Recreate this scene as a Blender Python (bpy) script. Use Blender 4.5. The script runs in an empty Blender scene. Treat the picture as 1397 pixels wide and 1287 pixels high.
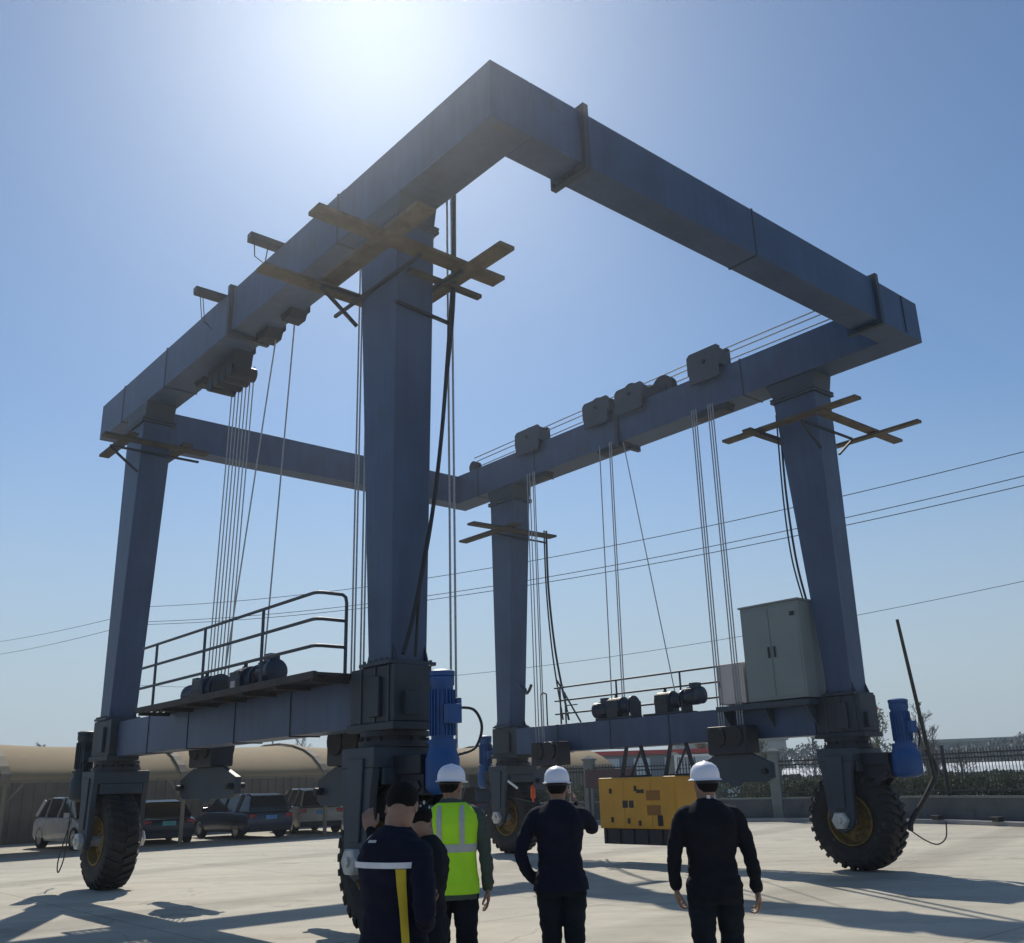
import bpy, bmesh, math, random
from math import sin, cos, pi, radians as rad
from mathutils import Vector, Matrix, noise

random.seed(11)
S = bpy.context.scene
COL = S.collection

# ------------------------------------------------------------------ camera, sky, sun, exposure
PITCH, ROLL = 0.31400759, -0.02990032
cd = bpy.data.cameras.new('camera')
cam = bpy.data.objects.new('camera', cd); COL.objects.link(cam)
cd.sensor_width = 36.0
cd.lens = 36.0 * 1306.7 / 1397.0
cd.shift_y = 2.33 / 1397.0
cd.clip_start, cd.clip_end = 0.1, 6000
F = Vector((0, cos(PITCH), sin(PITCH))); Rv = Vector((1, 0, 0)); Uv = Rv.cross(F)
R2 = Rv * cos(ROLL) + Uv * sin(ROLL); U2 = -Rv * sin(ROLL) + Uv * cos(ROLL)
cam.matrix_world = Matrix(((R2.x, U2.x, -F.x, 0), (R2.y, U2.y, -F.y, 0), (R2.z, U2.z, -F.z, 1.58), (0, 0, 0, 1)))
S.camera = cam
S.render.resolution_x, S.render.resolution_y = 1024, 943

SUN_AZ, SUN_EL = rad(-9.3), rad(44.6)          # azimuth from +Y, clockwise positive
sdir = Vector((sin(SUN_AZ) * cos(SUN_EL), cos(SUN_AZ) * cos(SUN_EL), sin(SUN_EL)))
w = bpy.data.worlds.new('World'); S.world = w; w.use_nodes = True
nt = w.node_tree; nt.nodes.clear()
sky = nt.nodes.new('ShaderNodeTexSky'); sky.sky_type = 'NISHITA'; sky.sun_disc = False
sky.sun_elevation = SUN_EL; sky.sun_rotation = SUN_AZ
sky.air_density = 1.0; sky.dust_density = 0.32; sky.ozone_density = 3.6; sky.altitude = 0
bg = nt.nodes.new('ShaderNodeBackground'); bg.inputs['Strength'].default_value = 0.087
wo = nt.nodes.new('ShaderNodeOutputWorld')
# thin haze band low over the horizon, mixed into the sky colour
tcw = nt.nodes.new('ShaderNodeTexCoord'); sxyz = nt.nodes.new('ShaderNodeSeparateXYZ'); nt.links.new(tcw.outputs['Generated'], sxyz.inputs[0])
hr_ = nt.nodes.new('ShaderNodeMapRange'); hr_.interpolation_type = 'SMOOTHSTEP'
hr_.inputs['From Min'].default_value = 0.0; hr_.inputs['From Max'].default_value = 0.38; hr_.inputs['To Min'].default_value = 0.92; hr_.inputs['To Max'].default_value = 0.0
nt.links.new(sxyz.outputs['Z'], hr_.inputs['Value'])
tint = nt.nodes.new('ShaderNodeMix'); tint.data_type = 'RGBA'; tint.blend_type = 'MULTIPLY'; tint.inputs['Factor'].default_value = 1.0
nt.links.new(sky.outputs[0], tint.inputs['A']); tint.inputs['B'].default_value = (0.94, 1.05, 1.09, 1)
hz_ = nt.nodes.new('ShaderNodeMix'); hz_.data_type = 'RGBA'
nt.links.new(hr_.outputs[0], hz_.inputs['Factor']); nt.links.new(tint.outputs['Result'], hz_.inputs['A']); hz_.inputs['B'].default_value = (5.0, 5.9, 6.5, 1)
nt.links.new(hz_.outputs['Result'], bg.inputs[0]); nt.links.new(bg.outputs[0], wo.inputs[0])
ld = bpy.data.lights.new('sun', 'SUN'); ld.energy = 4.0; ld.angle = rad(0.55); ld.color = (1.0, 0.94, 0.82)
sun = bpy.data.objects.new('sun', ld); COL.objects.link(sun)
sun.rotation_euler = sdir.to_track_quat('Z', 'Y').to_euler()
S.view_settings.view_transform = 'Standard'; S.view_settings.look = 'None'
S.view_settings.gamma = 1.0; S.view_settings.exposure = 0.0

# ------------------------------------------------------------------ materials
def mat(name, col, rough=0.6, metal=0.0, var=0.12, scale=3.0, bump=0.0, bscale=40.0, dirt=None, spec=0.5, trans=0.0, streak=0.0):
    m = bpy.data.materials.new(name); m.use_nodes = True
    t = m.node_tree; N = t.nodes; L = t.links
    b = N['Principled BSDF']
    b.inputs['Roughness'].default_value = rough; b.inputs['Metallic'].default_value = metal
    b.inputs['Specular IOR Level'].default_value = spec
    tc = N.new('ShaderNodeTexCoord')
    n = N.new('ShaderNodeTexNoise'); n.inputs['Scale'].default_value = scale; n.inputs['Detail'].default_value = 6
    L.new(tc.outputs['Object'], n.inputs['Vector'])
    r = N.new('ShaderNodeValToRGB'); r.color_ramp.elements[0].position = 0.3; r.color_ramp.elements[1].position = 0.72
    c = Vector(col)
    r.color_ramp.elements[0].color = (*(c * (1 - var)), 1); r.color_ramp.elements[1].color = (*(c * (1 + var)), 1)
    L.new(n.outputs['Fac'], r.inputs[0])
    out = r.outputs[0]
    if dirt:
        n2 = N.new('ShaderNodeTexNoise'); n2.inputs['Scale'].default_value = dirt[1]; n2.inputs['Detail'].default_value = 8
        n2.inputs['Roughness'].default_value = 0.7
        L.new(tc.outputs['Object'], n2.inputs['Vector'])
        r2 = N.new('ShaderNodeValToRGB'); r2.color_ramp.elements[0].position = dirt[2]; r2.color_ramp.elements[1].position = dirt[2] + 0.12
        L.new(n2.outputs['Fac'], r2.inputs[0])
        mx = N.new('ShaderNodeMix'); mx.data_type = 'RGBA'
        L.new(r2.outputs[0], mx.inputs['Factor']); L.new(out, mx.inputs['A']); mx.inputs['B'].default_value = (*dirt[0], 1)
        out = mx.outputs['Result']
    if streak:
        mp_ = N.new('ShaderNodeMapping'); mp_.inputs['Scale'].default_value = (7, 7, .55); L.new(tc.outputs['Object'], mp_.inputs[0])
        n3 = N.new('ShaderNodeTexNoise'); n3.inputs['Scale'].default_value = 1.0; n3.inputs['Detail'].default_value = 7; n3.inputs['Roughness'].default_value = .65
        L.new(mp_.outputs[0], n3.inputs['Vector'])
        r3 = N.new('ShaderNodeValToRGB'); r3.color_ramp.elements[0].position = 0.34; r3.color_ramp.elements[1].position = 0.62
        r3.color_ramp.elements[0].color = (1 - streak, 1 - streak * 1.05, 1 - streak * 1.15, 1); r3.color_ramp.elements[1].color = (1.06, 1.06, 1.06, 1); L.new(n3.outputs['Fac'], r3.inputs[0])
        m3 = N.new('ShaderNodeMix'); m3.data_type = 'RGBA'; m3.blend_type = 'MULTIPLY'; m3.inputs['Factor'].default_value = 1.0
        L.new(out, m3.inputs['A']); L.new(r3.outputs[0], m3.inputs['B']); out = m3.outputs['Result']
    L.new(out, b.inputs['Base Color'])
    if bump:
        nb = N.new('ShaderNodeTexNoise'); nb.inputs['Scale'].default_value = bscale; nb.inputs['Detail'].default_value = 5
        L.new(tc.outputs['Object'], nb.inputs['Vector'])
        bp = N.new('ShaderNodeBump'); bp.inputs['Strength'].default_value = bump; bp.inputs['Distance'].default_value = 0.02
        L.new(nb.outputs['Fac'], bp.inputs['Height']); L.new(bp.outputs[0], b.inputs['Normal'])
    if trans:
        tr = N.new('ShaderNodeBsdfTranslucent'); L.new(out, tr.inputs['Color'])
        ms = N.new('ShaderNodeMixShader'); ms.inputs[0].default_value = trans
        L.new(b.outputs[0], ms.inputs[1]); L.new(tr.outputs[0], ms.inputs[2])
        L.new(ms.outputs[0], N['Material Output'].inputs['Surface'])
    return m

M = {}
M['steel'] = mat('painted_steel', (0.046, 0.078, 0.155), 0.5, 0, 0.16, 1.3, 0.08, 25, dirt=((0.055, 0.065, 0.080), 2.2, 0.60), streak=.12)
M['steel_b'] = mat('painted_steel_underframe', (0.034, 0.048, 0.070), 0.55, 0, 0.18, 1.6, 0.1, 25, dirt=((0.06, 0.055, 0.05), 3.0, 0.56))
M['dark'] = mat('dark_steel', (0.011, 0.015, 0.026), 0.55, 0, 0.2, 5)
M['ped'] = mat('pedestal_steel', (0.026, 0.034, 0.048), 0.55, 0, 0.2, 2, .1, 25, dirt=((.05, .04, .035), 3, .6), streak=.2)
M['black'] = mat('black_rubber', (0.018, 0.018, 0.019), 0.75, 0, 0.3, 9, 0.3, 60, dirt=((0.10, 0.09, 0.075), 4.0, 0.60))
M['cable'] = mat('cable_black', (0.015, 0.016, 0.02), 0.6)
M['rope'] = mat('wire_rope', (0.32, 0.33, 0.35), 0.5, 0.3, 0.2, 30)
M['yellow'] = mat('yellow_paint', (0.62, 0.31, 0.025), 0.5, 0, 0.1, 2, dirt=((0.35, 0.19, 0.03), 3, 0.66))
M['rimy'] = mat('rim_yellow', (0.19, 0.12, 0.025), 0.7, 0, 0.3, 8, dirt=((0.09, 0.06, 0.035), 6, 0.50))
M['blue'] = mat('blue_motor_paint', (0.005, 0.065, 0.24), 0.5, 0, 0.12, 6)
M['dblue'] = mat('dark_blue_motor_paint', (0.004, 0.016, 0.045), 0.45, 0, 0.15, 6)
M['teal'] = mat('dark_teal_motor', (0.008, 0.022, 0.034), 0.5, 0, 0.15, 6)  # darker and greener than the other drive motors
M['cab'] = mat('cabinet_grey', (0.20, 0.235, 0.24), 0.5, 0, 0.05, 2, dirt=((0.30, 0.31, 0.29), 3, 0.66))
M['cabw'] = mat('cabinet_offwhite', (0.55, 0.50, 0.48), 0.5, 0, 0.05, 3)
M['galv'] = mat('galvanised_hub', (0.52, 0.53, 0.52), 0.4, 0.2, 0.2, 12)
M['wood'] = mat('plank_wood', (0.105, 0.082, 0.055), 0.85, 0, 0.35, 4, 0.3, 50, dirt=((0.05, 0.04, 0.03), 5, 0.55))
M['woodd'] = mat('old_plank_wood', (0.055, 0.048, 0.04), 0.85, 0, 0.35, 4, 0.3, 50)
M['red'] = mat('red_paint', (0.55, 0.02, 0.02), 0.45)
M['orange'] = mat('orange_paint', (0.75, 0.11, 0.02), 0.5)
M['mesh'] = mat('walkway_steel', (0.035, 0.032, 0.034), 0.75, 0, 0.35, 5, dirt=((0.06, 0.035, 0.022), 4, 0.55))
M['canvas'] = mat('tan_canvas', (0.36, 0.265, 0.15), 0.85, 0, 0.08, 0.8, 0.1, 8, dirt=((0.30, 0.22, 0.125), 1.2, 0.6), trans=0.2)
M['curtain'] = mat('brown_curtain_wall', (0.25, 0.21, 0.16), 0.9, 0, 0.2, 1.0)
M['post'] = mat('pale_post', (0.22, 0.18, 0.13), 0.8)
M['skin'] = mat('skin', (0.27, 0.16, 0.115), 0.55, 0, 0.1, 20)
M['navy'] = mat('navy_cloth', (0.009, 0.011, 0.026), 0.9, 0, 0.3, 8, 0.25, 300, spec=0.2)
M['blackc'] = mat('black_cloth', (0.008, 0.010, 0.016), 0.9, 0, 0.3, 8, 0.25, 300, spec=0.2)
M['teal_tr'] = mat('dark_trousers', (0.008, 0.013, 0.020), 0.9, 0, 0.3, 8, 0.25, 300, spec=0.2)
M['green'] = mat('grey_green_cloth', (0.075, 0.095, 0.085), 0.9, 0, 0.2, 8, 0.25, 300, spec=0.2)
M['vest'] = mat('hi_vis_vest', (0.47, 0.90, 0.02), 0.7, 0, 0.08, 5, 0.2, 150)
M['refl'] = mat('reflective_tape', (0.45, 0.47, 0.48), 0.5, 0, 0.1, 20)
M['white'] = mat('white_helmet', (0.84, 0.84, 0.93), 0.4, 0, 0.03, 5)
M['wband'] = mat('white_band', (0.75, 0.74, 0.78), 0.6, 0, 0.1, 20)
M['yband'] = mat('yellow_panel', (0.62, 0.46, 0.03), 0.8, 0, 0.1, 8)
M['hair'] = mat('black_hair', (0.007, 0.006, 0.006), 0.8, 0, 0.3, 60, 0.6, 200, spec=0.15)
M['shoe'] = mat('black_shoe', (0.02, 0.018, 0.016), 0.45)
M['phone'] = mat('phone_black', (0.01, 0.01, 0.012), 0.2)
M['glass'] = mat('car_glass', (0.02, 0.025, 0.03), 0.08, 0, 0.0, 1)
M['tyre'] = mat('car_tyre', (0.015, 0.015, 0.015), 0.8)
M['alu'] = mat('alloy_rim', (0.35, 0.36, 0.38), 0.35, 0.6)
M['plate'] = mat('blue_plate', (0.10, 0.28, 0.55), 0.5)
M['plateg'] = mat('green_plate', (0.12, 0.42, 0.42), 0.5)
M['lampr'] = mat('tail_lamp_red', (0.45, 0.015, 0.02), 0.25)
M['lampw'] = mat('head_lamp', (0.70, 0.72, 0.75), 0.15)
M['c_white'] = mat('car_white', (0.62, 0.64, 0.66), 0.25)
M['c_dark'] = mat('car_dark', (0.015, 0.022, 0.035), 0.25)
M['c_blue'] = mat('car_blue_grey', (0.035, 0.05, 0.09), 0.25)
M['c_beige'] = mat('car_beige', (0.46, 0.42, 0.36), 0.3)
M['fence'] = mat('black_fence', (0.02, 0.022, 0.025), 0.5)
M['wall'] = mat('low_wall_render', (0.10, 0.105, 0.11), 0.9, 0, 0.2, 1.5, 0.2, 20, dirt=((0.06, 0.064, 0.06), 1.4, 0.55))
M['pillar'] = mat('stone_pillar', (0.19, 0.21, 0.20), 0.85, 0, 0.15, 3)
M['kerb'] = mat('kerb_concrete', (0.33, 0.32, 0.31), 0.85, 0, 0.12, 3)
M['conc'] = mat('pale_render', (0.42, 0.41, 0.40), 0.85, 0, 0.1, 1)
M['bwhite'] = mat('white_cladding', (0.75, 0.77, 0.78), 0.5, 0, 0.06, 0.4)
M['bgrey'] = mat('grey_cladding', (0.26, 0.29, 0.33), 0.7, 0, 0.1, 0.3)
M['redf'] = mat('red_fascia', (0.70, 0.06, 0.05), 0.5, 0, 0.1, 1)
M['bark'] = mat('grey_bark', (0.11, 0.095, 0.085), 0.9, 0, 0.3, 5)
M['twig'] = mat('winter_twigs', (0.14, 0.12, 0.11), 0.9, 0, 0.3, 1)
M['twigg'] = mat('budding_twigs', (0.20, 0.21, 0.10), 0.9, 0, 0.3, 1)
def leafmat(name, col):
    return mat(name, col, 0.8, 0, 0.4, 1.5, 0, 1, spec=0.2, trans=0.3)
M['hedge'] = leafmat('hedge_leaves', (0.065, 0.082, 0.048))
M['bush'] = leafmat('bush_leaves', (0.12, 0.13, 0.07))
M['brush'] = mat('field_brush', (0.075, 0.08, 0.045), 0.95, 0, 0.35, .6)
M['belt'] = mat('winter_belt', (0.20, 0.21, 0.20), 0.95, 0, 0.3, .3)  # distance haze is put into this pale grey
M['ventc'] = mat('vent_brown', (0.30, 0.13, 0.02), .6)
M['screen'] = mat('phone_back', (0.5, 0.5, 0.52), 0.3)

def ground_mat():
    m = bpy.data.materials.new('concrete_yard'); m.use_nodes = True
    t = m.node_tree; N = t.nodes; L = t.links; b = N['Principled BSDF']; b.inputs['Roughness'].default_value = 0.85
    tc = N.new('ShaderNodeTexCoord'); mp = N.new('ShaderNodeMapping'); mp.inputs['Rotation'].default_value = (0, 0, -0.711)
    L.new(tc.outputs['Object'], mp.inputs[0])
    base = (0.52, 0.48, 0.385)
    def noise_(sc, det, rg=0.5):
        n = N.new('ShaderNodeTexNoise'); n.inputs['Scale'].default_value = sc; n.inputs['Detail'].default_value = det
        n.inputs['Roughness'].default_value = rg; L.new(mp.outputs[0], n.inputs['Vector']); return n.outputs['Fac']
    def ramp(src, p0, c0, p1, c1):
        r = N.new('ShaderNodeValToRGB'); r.color_ramp.elements[0].position = p0; r.color_ramp.elements[1].position = p1
        r.color_ramp.elements[0].color = (*c0, 1); r.color_ramp.elements[1].color = (*c1, 1); L.new(src, r.inputs[0]); return r.outputs[0]
    def mul(a, c, f=1.0):
        x = N.new('ShaderNodeMix'); x.data_type = 'RGBA'; x.blend_type = 'MULTIPLY'; x.inputs['Factor'].default_value = f
        L.new(a, x.inputs['A']); L.new(c, x.inputs['B']); return x.outputs['Result']
    c1 = ramp(noise_(0.22, 6, 0.6), 0.3, (base[0]*.86, base[1]*.86, base[2]*.88), 0.7, (base[0]*1.1, base[1]*1.1, base[2]*1.1))
    c2 = ramp(noise_(2.5, 8, 0.7), 0.35, (0.88, 0.88, 0.88), 0.6, (1, 1, 1))
    c3 = ramp(noise_(60, 3), 0.3, (0.9, 0.9, 0.9), 0.7, (1.06, 1.06, 1.06))
    mp2 = N.new('ShaderNodeMapping'); mp2.inputs['Rotation'].default_value = (0, 0, 0.25); mp2.inputs['Scale'].default_value = (0.15, 1.6, 1)
    L.new(tc.outputs['Object'], mp2.inputs[0])
    ns = N.new('ShaderNodeTexNoise'); ns.inputs['Scale'].default_value = 1.0; ns.inputs['Detail'].default_value = 5; L.new(mp2.outputs[0], ns.inputs['Vector'])
    c4 = ramp(ns.outputs['Fac'], 0.36, (0.86, 0.85, 0.83), 0.52, (1, 1, 1))
    br = N.new('ShaderNodeTexBrick'); br.offset = 0.0; br.inputs['Scale'].default_value = 1.0
    br.inputs['Brick Width'].default_value = 5.0; br.inputs['Row Height'].default_value = 5.0; br.inputs['Mortar Size'].default_value = 0.012
    br.inputs['Mortar Smooth'].default_value = 0.2
    br.inputs['Color1'].default_value = (1, 1, 1, 1); br.inputs['Color2'].default_value = (0.90, 0.90, 0.92, 1); br.inputs['Mortar'].default_value = (0.5, 0.48, 0.45, 1)
    L.new(mp.outputs[0], br.inputs['Vector'])
    c5 = ramp(noise_(0.9, 7, 0.62), 0.60, (1, 1, 1), 0.68, (0.74, 0.73, 0.72))
    mp3 = N.new('ShaderNodeMapping'); mp3.inputs['Rotation'].default_value = (0, 0, 0.62); mp3.inputs['Location'].default_value = (3, 1, 0); L.new(tc.outputs['Object'], mp3.inputs[0])
    wv = N.new('ShaderNodeTexWave'); wv.inputs['Scale'].default_value = 0.045; wv.inputs['Distortion'].default_value = 5.0; wv.inputs['Detail'].default_value = 1.0; wv.inputs['Detail Scale'].default_value = .25
    L.new(mp3.outputs[0], wv.inputs['Vector'])
    c6 = ramp(wv.outputs['Fac'], 0.90, (1, 1, 1), 0.98, (0.80, 0.79, 0.78))
    vo = N.new('ShaderNodeTexVoronoi'); vo.feature = 'DISTANCE_TO_EDGE'; vo.inputs['Scale'].default_value = .16
    wz = N.new('ShaderNodeVectorMath'); wz.operation = 'ADD'; nz_ = N.new('ShaderNodeTexNoise'); nz_.inputs['Scale'].default_value = .8; nz_.inputs['Detail'].default_value = 5; L.new(mp.outputs[0], nz_.inputs['Vector'])
    L.new(mp.outputs[0], wz.inputs[0]); L.new(nz_.outputs['Color'], wz.inputs[1]); L.new(wz.outputs[0], vo.inputs['Vector'])
    c7 = ramp(vo.outputs['Distance'], 0.0, (0.75, 0.74, 0.73), 0.003, (1, 1, 1))
    o = mul(mul(mul(mul(mul(mul(mul(c1, c2), c3), c4), c5), c6), c7), br.outputs['Color'])
    L.new(o, b.inputs['Base Color'])
    bp = N.new('ShaderNodeBump'); bp.inputs['Strength'].default_value = 0.25; bp.inputs['Distance'].default_value = 0.01
    L.new(noise_(25, 6), bp.inputs['Height']); L.new(bp.outputs[0], b.inputs['Normal'])
    return m
M['ground'] = ground_mat()
M['field'] = mat('winter_field', (0.10, 0.12, 0.06), 0.95, 0, 0.35, 0.15, 0.3, 3)

# ------------------------------------------------------------------ mesh helpers
class MB:
    def __init__(s): s.v = []; s.f = []
    def add(s, vs, fs):
        o = len(s.v); s.v += [tuple(v) for v in vs]; s.f += [tuple(i + o for i in f) for f in fs]; return s
    def box(s, x0, x1, y0, y1, z0, z1):
        vs = [(x, y, z) for z in (z0, z1) for y in (y0, y1) for x in (x0, x1)]
        return s.add(vs, [(0, 2, 3, 1), (4, 5, 7, 6), (0, 1, 5, 4), (2, 6, 7, 3), (0, 4, 6, 2), (1, 3, 7, 5)])
    def frustum(s, a, za, b, zb):          # a, b = (x0,x1,y0,y1)
        vs = [(x, y, za) for y in a[2:] for x in a[:2]] + [(x, y, zb) for y in b[2:] for x in b[:2]]
        return s.add(vs, [(0, 2, 3, 1), (4, 5, 7, 6), (0, 1, 5, 4), (2, 6, 7, 3), (0, 4, 6, 2), (1, 3, 7, 5)])
    def obox(s, p, q, wx, wz, up=(0, 0, 1)):   # bar from p to q, cross section wx by wz
        p, q = Vector(p), Vector(q); d = (q - p).normalized(); up = Vector(up)
        if abs(d.dot(up)) > .98: up = Vector((0, 1, 0))
        sx = d.cross(up).normalized() * wx / 2; sz = sx.cross(d).normalized() * wz / 2
        vs = [c + a * sx + b * sz for c in (p, q) for a, b in ((-1, -1), (1, -1), (1, 1), (-1, 1))]
        return s.add(vs, [(0, 1, 2, 3), (7, 6, 5, 4), (0, 4, 5, 1), (1, 5, 6, 2), (2, 6, 7, 3), (3, 7, 4, 0)])
    def loft(s, rings, cap=True, closed=True):
        n = len(rings[0]); vs = [v for r in rings for v in r]; fs = []
        for i in range(len(rings) - 1):
            for j in range(n if closed else n - 1):
                a, b = i * n + j, i * n + (j + 1) % n
                fs.append((a, b, b + n, a + n))
        if cap: fs += [tuple(range(n))[::-1], tuple((len(rings) - 1) * n + k for k in range(n))]
        return s.add(vs, fs)
    def tube(s, pts, r, n=6, cap=True):
        pts = [Vector(p) for p in pts]; rr = r if isinstance(r, (list, tuple)) else [r] * len(pts)
        rings = []; prev = None
        for i, p in enumerate(pts):
            d = (pts[min(i + 1, len(pts) - 1)] - pts[max(i - 1, 0)]).normalized()
            if prev is None:
                a = Vector((0, 0, 1)) if abs(d.z) < .9 else Vector((1, 0, 0)); x = d.cross(a).normalized()
            else:
                x = (prev - d * prev.dot(d)).normalized()
            prev = x; y = d.cross(x)
            rings.append([p + (x * cos(2 * pi * k / n) + y * sin(2 * pi * k / n)) * rr[i] for k in range(n)])
        return s.loft(rings, cap)
    def lathe(s, c, axis, prof, n=24):     # prof: (distance along axis, radius)
        c = Vector(c); d = Vector(axis).normalized(); a = Vector((0, 0, 1)) if abs(d.z) < .9 else Vector((1, 0, 0))
        x = d.cross(a).normalized(); y = d.cross(x)
        rings = [[c + d * t + (x * cos(2 * pi * k / n) + y * sin(2 * pi * k / n)) * max(r, 1e-4) for k in range(n)] for t, r in prof]
        return s.loft(rings)
    def prism(s, poly, axis, t0, t1):      # poly of (a,b); axis 'x': (a,b)=(y,z); 'y': (x,z); 'z': (x,y)
        f = {'x': lambda a, b, t: (t, a, b), 'y': lambda a, b, t: (a, t, b), 'z': lambda a, b, t: (a, b, t)}[axis]
        return s.loft([[f(a, b, t0) for a, b in poly], [f(a, b, t1) for a, b in poly]])
    def sphere(s, c, r, n=12, m=8):
        rx, ry, rz = r if isinstance(r, (tuple, list)) else (r, r, r)
        rings = [[(c[0] + rx * sin(pi * i / m) * cos(2 * pi * k / n), c[1] + ry * sin(pi * i / m) * sin(2 * pi * k / n), c[2] - rz * cos(pi * i / m)) for k in range(n)] for i in range(1, m)]
        rings = [[(c[0] + 1e-4 * cos(2 * pi * k / n), c[1] + 1e-4 * sin(2 * pi * k / n), c[2] - rz) for k in range(n)]] + rings + [[(c[0] + 1e-4 * cos(2 * pi * k / n), c[1] + 1e-4 * sin(2 * pi * k / n), c[2] + rz) for k in range(n)]]
        return s.loft(rings)
    def build(s, name, m, parent=None, bevel=0, smooth=False, label=None):
        me = bpy.data.meshes.new(name); me.from_pydata(s.v, [], s.f); me.validate()
        bm = bmesh.new(); bm.from_mesh(me); bmesh.ops.recalc_face_normals(bm, faces=bm.faces); bm.to_mesh(me); bm.free()
        if smooth:
            for p in me.polygons: p.use_smooth = True
            try: me.set_sharp_from_angle(angle=rad(40))
            except Exception: pass
        o = bpy.data.objects.new(name, me); COL.objects.link(o); me.materials.append(m)
        if parent is not None: o.parent = parent
        if bevel:
            b = o.modifiers.new('bevel', 'BEVEL'); b.width = bevel; b.segments = 2; b.limit_method = 'ANGLE'; b.angle_limit = rad(40)
        if label: o['label'] = label
        return o

def smooth_path(pts, k=6):
    pts = [Vector(p) for p in pts]; out = []
    P = [pts[0]] + pts + [pts[-1]]
    for i in range(1, len(P) - 2):
        a, b, c, d = P[i - 1], P[i], P[i + 1], P[i + 2]
        for j in range(k):
            t = j / k
            out.append(.5 * ((2 * b) + (-a + c) * t + (2 * a - 5 * b + 4 * c - d) * t * t + (-a + 3 * b - 3 * c + d) * t ** 3))
    out.append(pts[-1]); return out

def tag(o, label=None, cat=None, group=None, kind=None):
    if label: o['label'] = label
    if cat: o['category'] = cat
    if group: o['group'] = group
    if kind: o['kind'] = kind
    return o
def empty(name, loc, rz=0.0):
    o = bpy.data.objects.new(name, None); COL.objects.link(o); o.location = loc; o.rotation_euler = (0, 0, rz); o.empty_display_size = .3
    return o
def copy_tree(o, parent=None):
    c = o.copy(); COL.objects.link(c); c.parent = parent
    for ch in [k for k in bpy.data.objects if k.parent == o]: copy_tree(ch, c)
    return c
def struct(o): o['kind'] = 'structure'; return o

# ------------------------------------------------------------------ setting: ground
g = MB().box(-240, 240, -50, 380, -0.6, -0.02)
struct(g.build('field', M['field']))
g = MB().prism([(-60, -40), (40, -40), (40, 10), (17.5, 25.5), (11.0, 38.0), (-2.0, 44.5), (-14, 62), (-60, 62)], 'z', -0.30, 0.0)
struct(g.build('concrete_ground', M['ground']))

# ------------------------------------------------------------------ the gantry (local x to the right side, y away from the camera)
YAW = 0.711056
RIG = (-0.1193, 9.4907, 0)
def rig(x, y, z=0):
    return (RIG[0] + x * cos(YAW) - y * sin(YAW), RIG[1] + x * sin(YAW) + y * cos(YAW), z)
G = empty('gantry_hoist', RIG, YAW)
tag(G, 'tall blue-grey steel gantry on four legs with big rubber wheels', 'gantry crane')
ZB, ZT, LY, RX, WG = 9.141, 9.951, 13.877, 10.289, 0.648
XR = RX - WG

for x0 in (0.0, XR):
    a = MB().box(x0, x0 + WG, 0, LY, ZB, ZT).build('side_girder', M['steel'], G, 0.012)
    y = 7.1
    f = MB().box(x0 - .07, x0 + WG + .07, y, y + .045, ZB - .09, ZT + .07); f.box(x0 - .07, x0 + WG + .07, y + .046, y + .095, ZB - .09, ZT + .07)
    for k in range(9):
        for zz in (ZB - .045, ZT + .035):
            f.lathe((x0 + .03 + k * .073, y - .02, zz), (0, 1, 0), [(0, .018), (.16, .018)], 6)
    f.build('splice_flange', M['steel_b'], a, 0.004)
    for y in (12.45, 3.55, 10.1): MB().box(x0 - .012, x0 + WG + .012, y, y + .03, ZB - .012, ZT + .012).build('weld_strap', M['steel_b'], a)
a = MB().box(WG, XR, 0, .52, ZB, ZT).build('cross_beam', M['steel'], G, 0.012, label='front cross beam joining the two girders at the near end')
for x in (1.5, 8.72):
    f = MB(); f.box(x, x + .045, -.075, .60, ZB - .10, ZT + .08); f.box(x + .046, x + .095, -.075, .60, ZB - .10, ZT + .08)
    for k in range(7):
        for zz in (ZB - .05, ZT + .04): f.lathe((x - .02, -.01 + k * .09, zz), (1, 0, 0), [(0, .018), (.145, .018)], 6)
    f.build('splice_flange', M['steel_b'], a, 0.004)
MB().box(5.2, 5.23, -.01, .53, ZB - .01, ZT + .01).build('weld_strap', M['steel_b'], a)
f = MB(); f.box(9.70, 9.74, -.012, .0, ZB + .05, ZT - .03); f.build('weld_strap', M['dark'], a)
MB().box(WG, XR, LY - .5, LY, ZB, ZT).build('cross_beam', M['steel'], G, 0.012, label='rear cross beam joining the two girders at the far end')

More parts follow.
